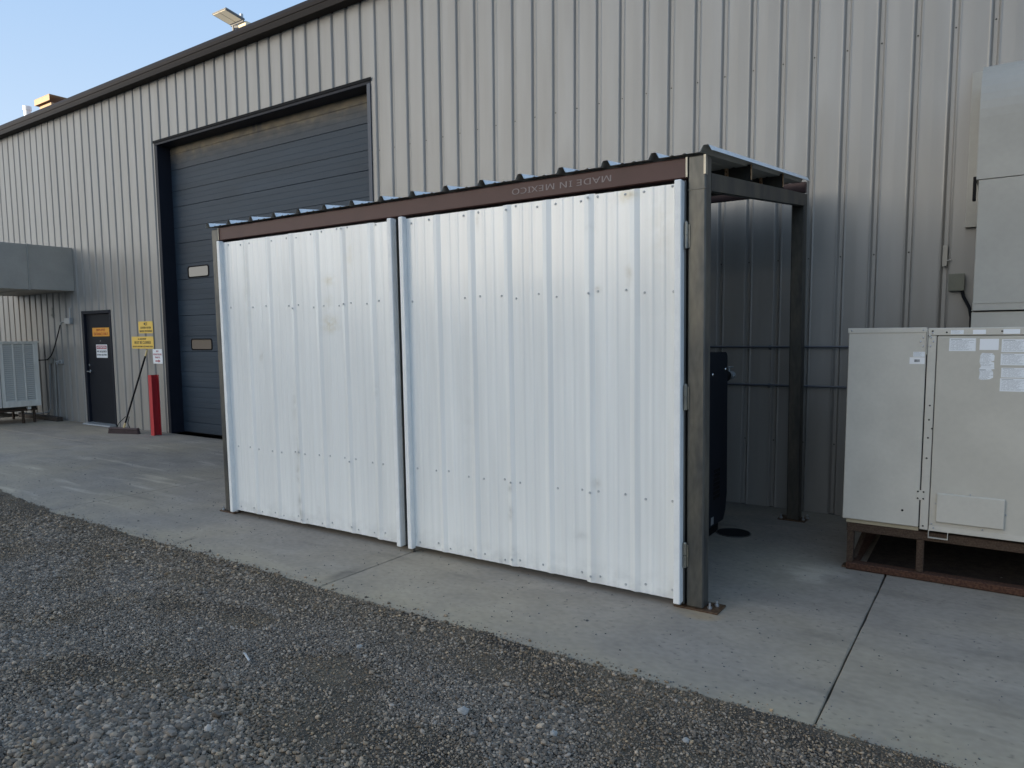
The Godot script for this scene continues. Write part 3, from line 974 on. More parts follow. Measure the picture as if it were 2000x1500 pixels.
func door(s: Node, x0: float, x1: float, first: float, left: bool) -> void:
	# welded tube frame behind ribbed sheets, white edge trims, barrel hinges
	var f := smb()
	var fx0 := x0 - (0.02 if left else 0.0)
	var fx1 := x1 + (0.0 if left else 0.008)
	f.lohi(V(fx0, 0.05, -0.038), V(fx0 + 0.04, 2.43, 0.004), 0.003)
	f.lohi(V(fx1 - 0.04, 0.02, -0.038), V(fx1, 2.45, 0.004), 0.003)
	for y in [0.05, 0.60, 1.83, 2.39]:
		f.lohi(V(fx0 + 0.04, y, -0.037), V(fx1 - 0.04, y + 0.04, 0.003))
	var d := obj("door_frame", f, M.steel, s)
	var cuts := [x0 + 0.012, first + 0.2955 * 2 + 0.075, first + 0.2955 * 5 + 0.075, x1 - 0.012] if left else [x0 + 0.012, first + 0.2955 * 2 + 0.075, first + 0.2955 * 4 + 0.075, x1 - 0.012]
	for i in 3:
		var yo: float = [0.0, 0.004, -0.003][i]
		obj("door_sheet", door_sheet(cuts[i] - (0.075 if i > 0 else 0.0), cuts[i + 1], 0.044 + yo, 2.438 + yo * 0.6, 0.0085, first, i == 1), M.white, d)
	# edge trims: a proud cap with a return
	for e in [[x0, 1.0], [x1, -1.0]]:
		var mb := smb()
		var w := 0.04
		var xa: float = e[0]
		var xb: float = e[0] + e[1] * w
		mb.lohi(V(minf(xa, xb), 0.03, 0.012), V(maxf(xa, xb), 2.448, 0.057), 0.004)
		mb.lohi(V(minf(xa, xa + e[1] * 0.006), 0.034, -0.02), V(maxf(xa, xa + e[1] * 0.006), 2.444, 0.0118), 0.001)
		obj("edge_trim", mb, M.white_trim, d)
	var sc := smb()
	var xs := []
	var k := 0
	var r := first - 0.2955
	while r < x1:
		for off in [-0.028, 0.092]:
			var x: float = r + off
			if x > x0 + 0.05 and x < x1 - 0.05: xs.append(x)
		k += 1
		r += 0.2955
	xs.append(first + 0.2955 * 2 + 0.033)
	xs.append(first + 0.2955 * 4 + 0.033)
	for row in [0.085, 0.633, 1.852, 2.415]:
		for x in xs:
			if rng.randf() < 0.12: continue
			var on_rib := false
			for q in [2, 4]:
				if absf(x - (first + 0.2955 * q + 0.033)) < 0.002: on_rib = true
			var z := 0.026 if on_rib else 0.0095
			var c := V(x + rng.randf_range(-0.008, 0.008) * (0.0 if on_rib else 1.0), row + rng.randf_range(-0.016, 0.016), z)
			sc.cyl(c, c + V(0, 0, 0.0018), 0.0085, 8)
			sc.dome(c + V(0, 0, 0.0018), 0.0058, Vector3.BACK, 0.8, 6)
	obj("door_screw", sc, M.door_screw, d).set_meta("kind", "stuff")
	var hx := -1.4505 if not left else -5.706
	for y in [0.318, 1.238, 2.147]:
		var h := smb()
		h.cyl(V(hx, y - 0.073, 0.014), V(hx, y - 0.002, 0.014), 0.0105, 10)
		h.cyl(V(hx, y + 0.001, 0.014), V(hx, y + 0.070, 0.014), 0.0105, 10)
		h.dome(V(hx, y + 0.070, 0.014), 0.010, Vector3.UP, 0.8)
		h.lohi(V(hx - 0.022, y + 0.004, 0.0045), V(hx - 0.002, y + 0.066, 0.009), 0.001)
		h.lohi(V(hx + 0.004, y - 0.07, 0.002), V(hx + 0.017, y + 0.06, 0.007), 0.001)
		obj("hinge", h, M.bright_steel, d)
	if not left:
		var pin := smb()
		pin.cyl(V(x0 + 0.03, 0.0, 0.02), V(x0 + 0.03, 0.06, 0.02), 0.010, 8)
		obj("drop_rod", pin, M.steel_dark, d)

# ------------------------------------------------------------------ inside the shed
func compressor() -> void:
	var c := thing("air_compressor", V(-2.2, 0, 1.5), "tall black compressor cabinet with rounded corners inside the shed behind its front post", "air compressor")
	var x1 := -1.80
	var prof := []
	for q in [[0.995 + 0.055, 1.452 - 0.055, PI], [1.0, 0.0, -1.0]]:
		if q[2] > 0.0:
			for i in 6:
				var a: float = PI - PI * 0.5 * i / 5.0
				prof.append(Vector2(q[0] + 0.055 * cos(a), q[1] + 0.055 * sin(a)))
	prof.append_array([Vector2(2.0, 1.452), Vector2(2.05, 1.40), Vector2(2.05, 0.09), Vector2(1.03, 0.09), Vector2(0.975, 0.16), Vector2(0.945, 0.30)])
	var mb := MB.new()
	mb.extrude(prof, V(-2.62, 0, 0), V(x1, 0, 0), V(0, 0, 1), V(0, 1, 0))
	var body := obj("cabinet", mb, M.door_dark, c)
	obj("base_frame", bx(V(-2.58, 0.0, 1.06), V(x1 - 0.03, 0.089, 1.98), 0.004), M.rubber, c)
	var gr := MB.new()
	for i in 5:
		for j in 7:
			var z := 1.14 + i * 0.031
			var y := 0.30 + j * 0.035
			gr.lohi(V(x1 + 0.0005, y, z), V(x1 + 0.004, y + 0.026, z + 0.022), 0.001)
	obj("air_grille", gr, M.black_trim, body).set_meta("kind", "stuff")
	dots("lock_bolt", [V(x1, 1.285, 1.355), V(x1, 1.315, 1.045)], 0.015, Vector3.RIGHT, M.chrome, body)
	var st := MB.new()
	st.lohi(V(x1 + 0.0005, -0.0 + 0.105, 1.275), V(x1 + 0.0025, 0.165, 1.335), 0.001)
	obj("badge", st, M.conduit, body)
	var ol := MB.new()
	ol.tube([V(-1.86, 1.245, 1.0), V(-1.86, 1.25, 0.86)], 0.05, 12)
	ol.tube([V(-1.86, 1.25, 0.86), V(-1.86, 1.255, 0.80)], 0.034, 12)
	obj("outlet_cone", ol, M.rubber, c)
	var va := MB.new()
	va.cyl(V(-1.86, 1.255, 0.80), V(-1.86, 1.256, 0.70), 0.024, 10)
	va.cyl(V(-1.86, 1.25, 0.76), V(-1.86, 1.315, 0.76), 0.012, 8)
	va.box(V(-1.855, 1.318, 0.745), V(0.02, 0.012, 0.11), 0.003)
	va.cyl(V(-1.86, 1.256, 0.70), V(-1.86, 1.24, 0.67), 0.034, 8)
	obj("outlet_valve", va, M.conduit, c)
	var dr := MB.new()
	dr.cyl(V(-1.70, 0.0, 1.075), V(-1.70, 0.006, 1.075), 0.125, 28)
	var dc := thing("drain_cover", V(-1.70, 0, 1.075), "round black drain cover in the concrete floor beside the compressor", "drain cover")
	obj("lid", dr, M.rubber, dc)
	var rg := MB.new()
	var ring := []
	for i in 33: ring.append(V(-1.70 + 0.131 * cos(TAU * i / 32.0), 0.003, 1.075 + 0.131 * sin(TAU * i / 32.0)))
	rg.tube(ring, 0.005, 6)
	obj("rim", rg, M.steel_dark, dc)
	# two thin pipes along the wall behind the shed
	for q in [[1.474, "upper thin steel air pipe along the wall behind the shed"], [1.128, "lower thin steel air pipe along the wall behind the shed"]]:
		var p := thing("air_pipe", V(-3.0, q[0], 0.035), q[1], "pipe", "air pipes on the wall")
		var tb := MB.new()
		tb.cyl(V(-5.6, q[0], 0.035), V(-0.55, q[0], 0.035), 0.0095, 10)
		obj("tube", tb, M.pipe, p)
		for x in [-4.3, -2.6, -1.72, -1.05]:
			obj("pipe_clip", bx(V(x - 0.012, q[0] - 0.022, 0.002), V(x + 0.012, q[0] + 0.014, 0.032), 0.003), M.pipe, p)

# ------------------------------------------------------------------ the packaged unit on the right, its duct and stand
func right_unit() -> void:
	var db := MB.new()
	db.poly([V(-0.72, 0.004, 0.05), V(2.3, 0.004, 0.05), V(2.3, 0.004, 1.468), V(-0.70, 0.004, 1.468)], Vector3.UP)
	tag(obj("dirt_and_shade", db, M.debris_shade), "", "", "", "stuff")  # debris sheet whose dark colour also carries the shade under the unit
	var st := thing("steel_stand", V(0.4, 0, 1.0), "rusty welded steel stand under the large beige rooftop-style unit", "stand")
	obj("ground_rail", bx(V(-0.80, 0.004, 1.475), V(2.3, 0.05, 1.555), 0.005), M.rust, st)
	obj("ground_rail", bx(V(-0.80, 0.004, 0.38), V(2.3, 0.05, 0.45), 0.005), M.rust, st)
	obj("side_rail", bx(V(-0.795, 0.005, 0.45), V(-0.74, 0.05, 1.475), 0.004), M.rust, st)
	obj("top_rail", bx(V(-0.805, 0.262, 1.478), V(2.3, 0.318, 1.535), 0.004), M.rust_dark, st)
	obj("top_rail", bx(V(-0.805, 0.262, 0.40), V(2.3, 0.318, 0.45), 0.004), M.rust_dark, st)
	obj("side_rail", bx(V(-0.80, 0.263, 0.45), V(-0.75, 0.316, 1.478), 0.004), M.rust_dark, st)
	for q in [[-0.80, 1.482, 0.04], [-0.392, 1.482, 0.042], [0.75, 1.482, 0.042], [-0.80, 0.405, 0.04], [0.75, 0.405, 0.04]]:
		obj("leg", bx(V(q[0], 0.05, q[1]), V(q[0] + q[2], 0.262, q[1] + 0.05), 0.003), M.rust_dark, st)
	var br := MB.new()
	br.bar(V(-0.765, 0.06, 1.46), V(-0.715, 0.262, 1.20), 0.030, 0.008, 0.001)
	obj("brace", br, M.rust_dark, st)
	obj("foot_pad", bx(V(-0.83, 0.0, 1.44), V(-0.74, 0.012, 1.52), 0.003), M.weld, st)
	var u := thing("air_conditioner", V(0.5, 0.318, 1.0), "large beige packaged air conditioner with paper stickers on its front panels", "air conditioner")
	obj("cabinet", bx(V(-0.825, 0.352, 0.35), V(2.3, 1.612, 1.537), 0.006), M.beige, u)
	obj("seam_backing", bx(V(-0.388, 0.345, 1.5372), V(-0.322, 1.60, 1.5395)), M.rubber, u)
	obj("base_rail", bx(V(-0.812, 0.3185, 0.37), V(-0.385, 0.3515, 1.528), 0.003), M.cream, u)
	var lp := MB.new()
	lp.lohi(V(-0.830, 0.350, 1.5397), V(-0.3855, 1.620, 1.556), 0.004)
	var left := obj("side_panel", lp, M.beige_light, u)
	obj("top_lip", bx(V(-0.835, 1.592, 1.5565), V(-0.384, 1.624, 1.560), 0.002), M.beige_light, left)
	dots("panel_screw", [V(-0.812, 1.607, 1.560), V(-0.405, 1.607, 1.560)], 0.006, Vector3.BACK, M.screw, left, 0.5)
	var hole := MB.new()
	hole.cyl(V(-0.478, 0.448, 1.55), V(-0.478, 0.448, 1.5572), 0.0075, 12)
	obj("drain_hole", hole, M.rubber, left)
	obj("corner_post", bx(V(-0.3785, 0.338, 1.5397), V(-0.332, 1.572, 1.555), 0.003), M.beige_light, u)
	var mp := MB.new()
	mp.lohi(V(-0.3275, 0.338, 1.5397), V(1.3, 1.569, 1.557), 0.004)
	var main := obj("front_panel", mp, M.beige, u)
	obj("bottom_lip", bx(V(-0.3275, 0.338, 1.5575), V(1.3, 0.372, 1.5605), 0.0012), M.beige_light, main)
	obj("top_strip", bx(V(-0.378, 1.5735, 1.538), V(1.3, 1.6195, 1.558), 0.003), M.beige_light, u)
	obj("access_cover", bx(V(-0.291, 0.402, 1.5575), V(0.062, 0.586, 1.578), 0.004), M.beige_light, u)
	dots("cover_screw", [V(-0.296, 0.515, 1.5575), V(-0.115, 0.593, 1.5575), V(0.068, 0.49, 1.5575), V(-0.045, 0.383, 1.5607), V(-0.313, 0.383, 1.5607), V(-0.302, 0.358, 1.5607)], 0.006, Vector3.BACK, M.screw, u)
	# corner bracket with its ring of bright bolts
	obj("corner_bracket", bx(V(-0.3835, 1.455, 1.5585), V(-0.3795, 1.60, 1.566), 0.001), M.beige_light, u)
	var bt := []
	for e in [[-0.404, 1.56], [-0.362, 1.56], [-0.418, 1.535], [-0.35, 1.535], [-0.404, 1.506], [-0.364, 1.506], [-0.354, 1.588], [-0.37, 1.572]]:
		bt.append(V(e[0], e[1], 1.5562))
	dots("bracket_bolt", bt, 0.0065, Vector3.BACK, M.chrome, u, 0.7)
	obj("latch_plate", bx(V(-0.402, 0.528, 1.5565), V(-0.356, 0.592, 1.5590), 0.001), M.beige_light, u)
	var lt := []
	for e in [[-0.395, 0.582], [-0.364, 0.582], [-0.395, 0.538], [-0.364, 0.538]]: lt.append(V(e[0], e[1], 1.5590))
	for e in [[-0.352, 1.135], [-0.353, 1.045], [-0.354, 0.93], [-0.335, 0.99], [-0.360, 0.362], [-0.356, 0.80]]: lt.append(V(e[0], e[1], 1.5555))
	for e in [[-0.28, 1.592], [0.00, 1.596], [-0.355, 1.60]]: lt.append(V(e[0], e[1], 1.5585))
	dots("dark_screw", lt, 0.006, Vector3.BACK, M.steel_dark, u, 0.5)
	# fork pocket under the panel
	var fp := MB.new()
	fp.lohi(V(-0.330, 0.289, 1.44), V(-0.222, 0.293, 1.556), 0.0005)
	fp.lohi(V(-0.330, 0.293, 1.44), V(-0.326, 0.337, 1.556), 0.0005)
	fp.lohi(V(-0.226, 0.293, 1.44), V(-0.222, 0.337, 1.556), 0.0005)
	obj("fork_pocket", fp, M.beige_light, u)
	# paper: printed labels, blank white labels, a torn one
	for q in [[-0.264, 1.477, -0.127, 1.555, 1.558, 0], [-0.108, 1.484, -0.013, 1.551, 1.558, 1], [0.001, 1.472, 0.14, 1.548, 1.558, 0], [0.0, 1.394, 0.14, 1.463, 1.558, 0], [0.006, 1.321, 0.14, 1.379, 1.558, 0], [0.003, 1.238, 0.14, 1.316, 1.558, 0],
			[-0.259, 1.580, -0.192, 1.606, 1.559, 0], [-0.145, 1.580, -0.08, 1.606, 1.559, 1], [0.006, 1.580, 0.087, 1.608, 1.559, 1], [0.105, 1.576, 0.2, 1.598, 1.559, 0], [-0.455, 1.440, -0.391, 1.472, 1.557, 0], [-0.474, 1.395, -0.391, 1.437, 1.557, 2]]:
		var lo := V(q[0], q[1], q[4])
		var hi := V(q[2], q[3], q[4])
		var mb := MB.new()
		mb.poly([lo, V(hi.x, lo.y, lo.z), hi, V(lo.x, hi.y, lo.z)], Vector3.BACK, [Vector2(0, 1), Vector2(1, 1), Vector2(1, 0), Vector2(0, 0)])
		mb.box((lo + hi) * 0.5 - V(0, 0, 0.0004), V(hi.x - lo.x, hi.y - lo.y, 0.0005))
		obj("paper_label", mb, [M.sticker, M.paper, M.barcode][q[5]], u)
	var tn := MB.new()
	var pts := []
	var uvs := []
	var edge := [[-0.094, 1.467], [-0.040, 1.464], [-0.030, 1.45], [-0.031, 1.42], [-0.05, 1.414], [-0.031, 1.41], [-0.028, 1.37], [-0.045, 1.366], [-0.033, 1.355], [-0.032, 1.318], [-0.05, 1.308], [-0.085, 1.303], [-0.104, 1.309], [-0.100, 1.35], [-0.106, 1.366], [-0.096, 1.385], [-0.104, 1.41], [-0.102, 1.45]]
	for e in edge:
		pts.append(Vector2(e[0], e[1]))
	var idx := Geometry2D.triangulate_polygon(PackedVector2Array(pts))
	for i in range(0, idx.size(), 3):
		var q := []
		for k in 3: q.append(pts[idx[i + k]])
		tn.tri(V(q[0].x, q[0].y, 1.5580), V(q[1].x, q[1].y, 1.5580), V(q[2].x, q[2].y, 1.5580), Vector3.BACK, Vector2((q[0].x + 0.11) * 12, -q[0].y * 8), Vector2((q[1].x + 0.11) * 12, -q[1].y * 8), Vector2((q[2].x + 0.11) * 12, -q[2].y * 8))
	obj("torn_label", tn, M.sticker, u)
	# duct: rises behind the unit, bends back into the wall
	var d := thing("air_duct", V(0.6, 1.62, 0.5), "grey sheet metal duct rising behind the beige unit and bending into the wall", "duct")
	var z1 := 0.86
	obj("lower_duct", bx(V(-0.180, 1.50, 0.30), V(1.6, 1.728, z1 - 0.008), 0.004), M.duct, d)
	obj("riser", bx(V(-0.176, 1.738, 0.29), V(1.6, 2.612, z1), 0.004), M.duct, d)
	obj("joint_flange", bx(V(-0.181, 1.785, 0.285), V(1.605, 1.789, z1 + 0.004), 0.001), M.duct, d)
	obj("joint_flange", bx(V(-0.181, 1.738, 0.285), V(1.605, 1.744, z1 + 0.005), 0.001), M.duct, d)
	var el := MB.new()
	var prof := [Vector2(0.02, 2.616), Vector2(z1 + 0.002, 2.616)]
	for i in 13:
		var a := PI * 0.5 * i / 12.0
		prof.append(Vector2(z1 - 0.42 + 0.42 * cos(a), 3.02 + 0.43 * sin(a)))
	prof.append(Vector2(0.02, 3.45))
	el.extrude(prof, V(-0.190, 0, 0), V(1.6, 0, 0), V(0, 0, 1), V(0, 1, 0))
	obj("elbow", el, M.duct, d)
	obj("wall_collar", bx(V(-0.275, 2.40, 0.004), V(1.7, 3.56, 0.045), 0.003), M.duct, d)
	obj("side_gasket", bx(V(-0.210, 2.49, 0.74), V(-0.1905, 2.648, 0.80), 0.003), M.rubber, d)
	# junction box, its cable, and a conduit strap
	var jb := thing("junction_box", V(-0.31, 1.98, 0.0), "small olive grey electrical box on the wall left of the big duct", "electrical box")
	obj("box_body", bx(V(-0.362, 1.918, 0.003), V(-0.262, 2.044, 0.05), 0.006), M.olive_box, jb)
	obj("box_lid", bx(V(-0.366, 1.914, 0.0505), V(-0.258, 2.048, 0.058), 0.004), M.olive_box, jb)
	var cb := MB.new()
	cb.tube([V(-0.275, 1.92, 0.03), V(-0.262, 1.87, 0.06), V(-0.235, 1.82, 0.16), V(-0.210, 1.77, 0.27), V(-0.196, 1.70, 0.31), V(-0.193, 1.58, 0.32)], 0.012, 8)
	obj("black_cable", cb, M.rubber, jb)
	var bk := thing("pipe_strap", V(-0.39, 2.19, 0.0), "narrow metal strap bracket on the wall above the olive electrical box", "bracket")
	var bm := MB.new()
	bm.lohi(V(-0.417, 2.11, 0.002), V(-0.382, 2.277, 0.018), 0.003)
	bm.cyl(V(-0.395, 2.155, 0.012), V(-0.352, 2.16, 0.03), 0.006, 8)
	bm.lohi(V(-0.40, 2.112, 0.018), V(-0.385, 2.13, 0.035), 0.002)
	obj("strap", bm, M.duct_dark, bk)

# ------------------------------------------------------------------ the cooler on the left
func left_cooler() -> void:
	var c := thing("evaporative_cooler", V(-16.1, 0.3, 0.7), "pale box-shaped evaporative cooler with louvred side on a low stand", "cooler")
	var x1 := -15.45
	var mb := MB.new()
	mb.lohi(V(-16.6, 0.345, 0.36), V(x1 - 0.03, 1.56, 1.74), 0.004)
	obj("cabinet", mb, M.mesh_grey, c)
	var cap := MB.new()
	cap.lohi(V(-16.62, 1.548, 0.335), V(x1 + 0.006, 1.580, 1.76), 0.005)
	obj("lid", cap, M.cooler, c)
	for z0 in [0.362, 1.045]:
		var fr := MB.new()
		var z1: float = z0 + 0.665
		fr.lohi(V(x1 - 0.03, 0.325, z0), V(x1, 0.438, z1), 0.004)
		fr.lohi(V(x1 - 0.03, 1.525, z0), V(x1, 1.547, z1), 0.003)
		for zz in [[0.0, 0.082], [0.237, 0.262], [0.418, 0.445], [0.605, 0.665]]:
			fr.lohi(V(x1 - 0.03, 0.4385, z0 + zz[0]), V(x1, 1.5245, z0 + zz[1]), 0.003)
		var panel := obj("louvre_panel", fr, M.cooler, c)
		for zz in [[0.082, 0.237], [0.262, 0.418], [0.445, 0.605]]:
			var lv := MB.new()
			for i in 28:
				var y := 0.445 + i * 0.0385
				lv.poly([V(x1 - 0.004, y, z0 + zz[0]), V(x1 - 0.004, y, z0 + zz[1]), V(x1 - 0.026, y + 0.026, z0 + zz[1]), V(x1 - 0.026, y + 0.026, z0 + zz[0])], V(1, 1, 0))
				lv.poly([V(x1 - 0.004, y, z0 + zz[0]), V(x1 - 0.004, y, z0 + zz[1]), V(x1 - 0.004, y - 0.006, z0 + zz[1]), V(x1 - 0.004, y - 0.006, z0 + zz[0])], V(1, 0, 0))
			obj("louvre", lv, M.louvre, panel).set_meta("kind", "stuff")
	obj("base_pan", bx(V(-16.6, 0.28, 0.42), V(x1 - 0.08, 0.338, 1.70), 0.004), M.steel_dark, c)
	var fpk := MB.new()
	fpk.lohi(V(x1 - 0.10, 0.262, 0.54), V(x1 - 0.02, 0.322, 0.60), 0.004)
	obj("pipe_stub", fpk, M.cooler, c)
	var st := thing("cooler_stand", V(-16.0, 0, 0.7), "low dark steel stand with thin legs below the evaporative cooler", "stand")
	obj("frame", bx(V(-16.6, 0.235, 0.42), V(-15.5, 0.278, 1.70), 0.003), M.rust_dark, st)
	for q in [[-15.55, 0.455], [-15.52, 0.665], [-16.5, 0.455], [-15.52, 1.60]]:
		obj("leg", bx(V(q[0], 0.0, q[1]), V(q[0] + 0.05, 0.235, q[1] + 0.035), 0.003), M.rust_dark, st)
	var sk := thing("timber_skid", V(-15.9, 0, 0.2), "dark weathered timber lying on the slab against the wall beside the cooler", "timber")
	obj("beam", bx(V(-16.9, 0.0, 0.10), V(-15.19, 0.085, 0.22), 0.008), M.timber, sk)
	# duct above
	var d := thing("supply_duct", V(-15.8, 2.5, 0.6), "dark grey boxy duct coming out of the wall above the evaporative cooler", "duct")
	obj("duct_section", bx(V(-17.2, 2.528, 0.0), V(-14.606, 3.342, 0.768), 0.005), M.duct_dark, d)
	obj("duct_section", bx(V(-17.2, 2.522, 0.786), V(-14.606, 3.338, 1.75), 0.005), M.duct_dark, d)
	obj("joint_flange", bx(V(-17.21, 2.512, 0.7685), V(-14.590, 3.352, 0.7855), 0.003), M.duct, d)
	obj("drop_duct", bx(V(-16.5, 1.581, 1.10), V(-15.62, 2.521, 1.7), 0.004), M.duct_dark, d)
	# electrical bits on the wall between cooler and door
	var jb := thing("disconnect_box", V(-14.84, 1.96, 0), "grey electrical disconnect box on the wall left of the dark door", "electrical box")
	obj("box_body", bx(V(-14.95, 1.905, 0.003), V(-14.74, 2.022, 0.07), 0.006), M.conduit, jb)
	var riser := MB.new()
	riser.cyl(V(-14.78, 2.02, 0.03), V(-14.78, 2.22, 0.03), 0.012, 8)
	obj("conduit", riser, M.conduit, jb)
	var elb := MB.new()
	elb.tube([V(-14.95, 1.95, 0.035), V(-15.03, 1.96, 0.04), V(-15.10, 1.94, 0.05), V(-15.13, 1.90, 0.06)], 0.020, 8)
	obj("elbow_fitting", elb, M.conduit, jb)
	var cab := thing("black_cable", V(-15.5, 1.2, 0.05), "black cable drooping from the wall box to the evaporative cooler", "cable")
	var path := []
	var ctl := [V(-15.13, 1.91, 0.06), V(-15.22, 1.74, 0.07), V(-15.38, 1.48, 0.08), V(-15.56, 1.29, 0.08), V(-15.70, 1.21, 0.09), V(-15.86, 1.20, 0.12), V(-16.05, 1.20, 0.22), V(-16.2, 1.21, 0.36)]
	var cu := Curve3D.new()
	for i in ctl.size():
		var tang: Vector3 = (ctl[mini(i + 1, ctl.size() - 1)] - ctl[maxi(i - 1, 0)]) * 0.17
		cu.add_point(ctl[i], -tang, tang)
	for i in 33: path.append(cu.sample_baked(cu.get_baked_length() * i / 32.0))
	var ctb := MB.new()
	ctb.tube(path, 0.011, 8)
	obj("cable_run", ctb, M.rubber, cab)
	var cd := thing("flexible_conduit", V(-15.8, 0.6, 0.05), "pale flexible conduit running down the wall and under the cooler", "conduit")
	var cm := MB.new()
	cm.tube([V(-15.72, 1.14, 0.05), V(-15.72, 1.0, 0.05), V(-15.735, 0.8, 0.055), V(-15.75, 0.5, 0.06), V(-15.76, 0.22, 0.07), V(-15.79, 0.15, 0.10), V(-15.86, 0.13, 0.18), V(-15.95, 0.14, 0.40), V(-15.9, 0.17, 0.6)], 0.013, 8)
	obj("conduit_run", cm, M.conduit, cd)
	obj("switch_box", bx(V(-15.79, 1.13, 0.01), V(-15.66, 1.24, 0.07), 0.006), M.duct_dark, cd)
	var wp := thing("water_pipe", V(-15.55, 0.6, 0.03), "slim grey water pipe with a tap standing against the wall near the cooler", "pipe")
	var wm := MB.new()
	wm.cyl(V(-15.58, 0.0, 0.04), V(-15.52, 1.22, 0.04), 0.014, 8)
	obj("riser", wm, M.duct, wp)
	var tp := MB.new()
	tp.cyl(V(-15.44, 1.17, 0.05), V(-15.26, 1.17, 0.05), 0.018, 8)
	tp.cyl(V(-15.30, 1.17, 0.05), V(-15.26, 1.17, 0.05), 0.036, 10)
	tp.cyl(V(-15.38, 1.17, 0.05), V(-15.38, 1.12, 0.06), 0.014, 8)
	tp.lohi(V(-15.27, 1.13, 0.003), V(-15.22, 1.21, 0.05), 0.004)
	obj("tap", tp, M.conduit, wp)
	var hk := thing("hose_hook", V(-15.56, 2.15, 0), "small grey hook bracket on the wall below the dark duct", "hook")
	var hm := MB.new()
	hm.lohi(V(-15.60, 2.05, 0.002), V(-15.52, 2.24, 0.02), 0.003)
	hm.cyl(V(-15.55, 2.10, 0.02), V(-15.50, 2.09, 0.05), 0.01, 8)
	obj("bracket", hm, M.duct, hk)

# ------------------------------------------------------------------ signs
func face_font(bold := true) -> Font:
	var f := SystemFont.new()
	f.font_names = PackedStringArray(["Droid Sans"])
	f.font_weight = 700 if bold else 400
	return f
func words(parent: Node, text: String, cx: float, cy: float, z: float, w: float, h: float, m: Material) -> void:
	var tm := TextMesh.new()
	tm.text = text
	tm.font = face_font()
	tm.font_size = 48
	tm.pixel_size = 0.001
	tm.depth = 0.05
	tm.curve_step = 3.0
	tm.material = m
	var bb := tm.get_aabb()
	var o := MeshInstance3D.new()
	o.name = "lettering"
	o.mesh = tm
	parent.add_child(o, true)
	var k := V(w / bb.size.x, h / bb.size.y, 0.0016 / 0.05)
	o.transform = Transform3D(Basis.IDENTITY.scaled(k), V(cx, cy, z) - origin_of[parent] - bb.get_center() * V(k.x, k.y, 0))
func sign_board(called: String, lo: Vector3, hi: Vector3, m: Material, label: String) -> Node3D:
	var s := thing(called, (lo + hi) * 0.5, label, "sign")
	var o := rounded(lo, hi, 0.012)
	var mb := MB.new()
	var f := V(0, 0, 0.003)
	mb.poly(o.map(func(p): return p + f), Vector3.BACK)
	mb.poly(o, Vector3.FORWARD)
	for i in o.size():
		var k := (i + 1) % o.size()
		mb.poly([o[i], o[k], o[k] + f, o[i] + f], o[i] - (lo + hi) * 0.5)
	obj("plate", mb, m, s)
	return s
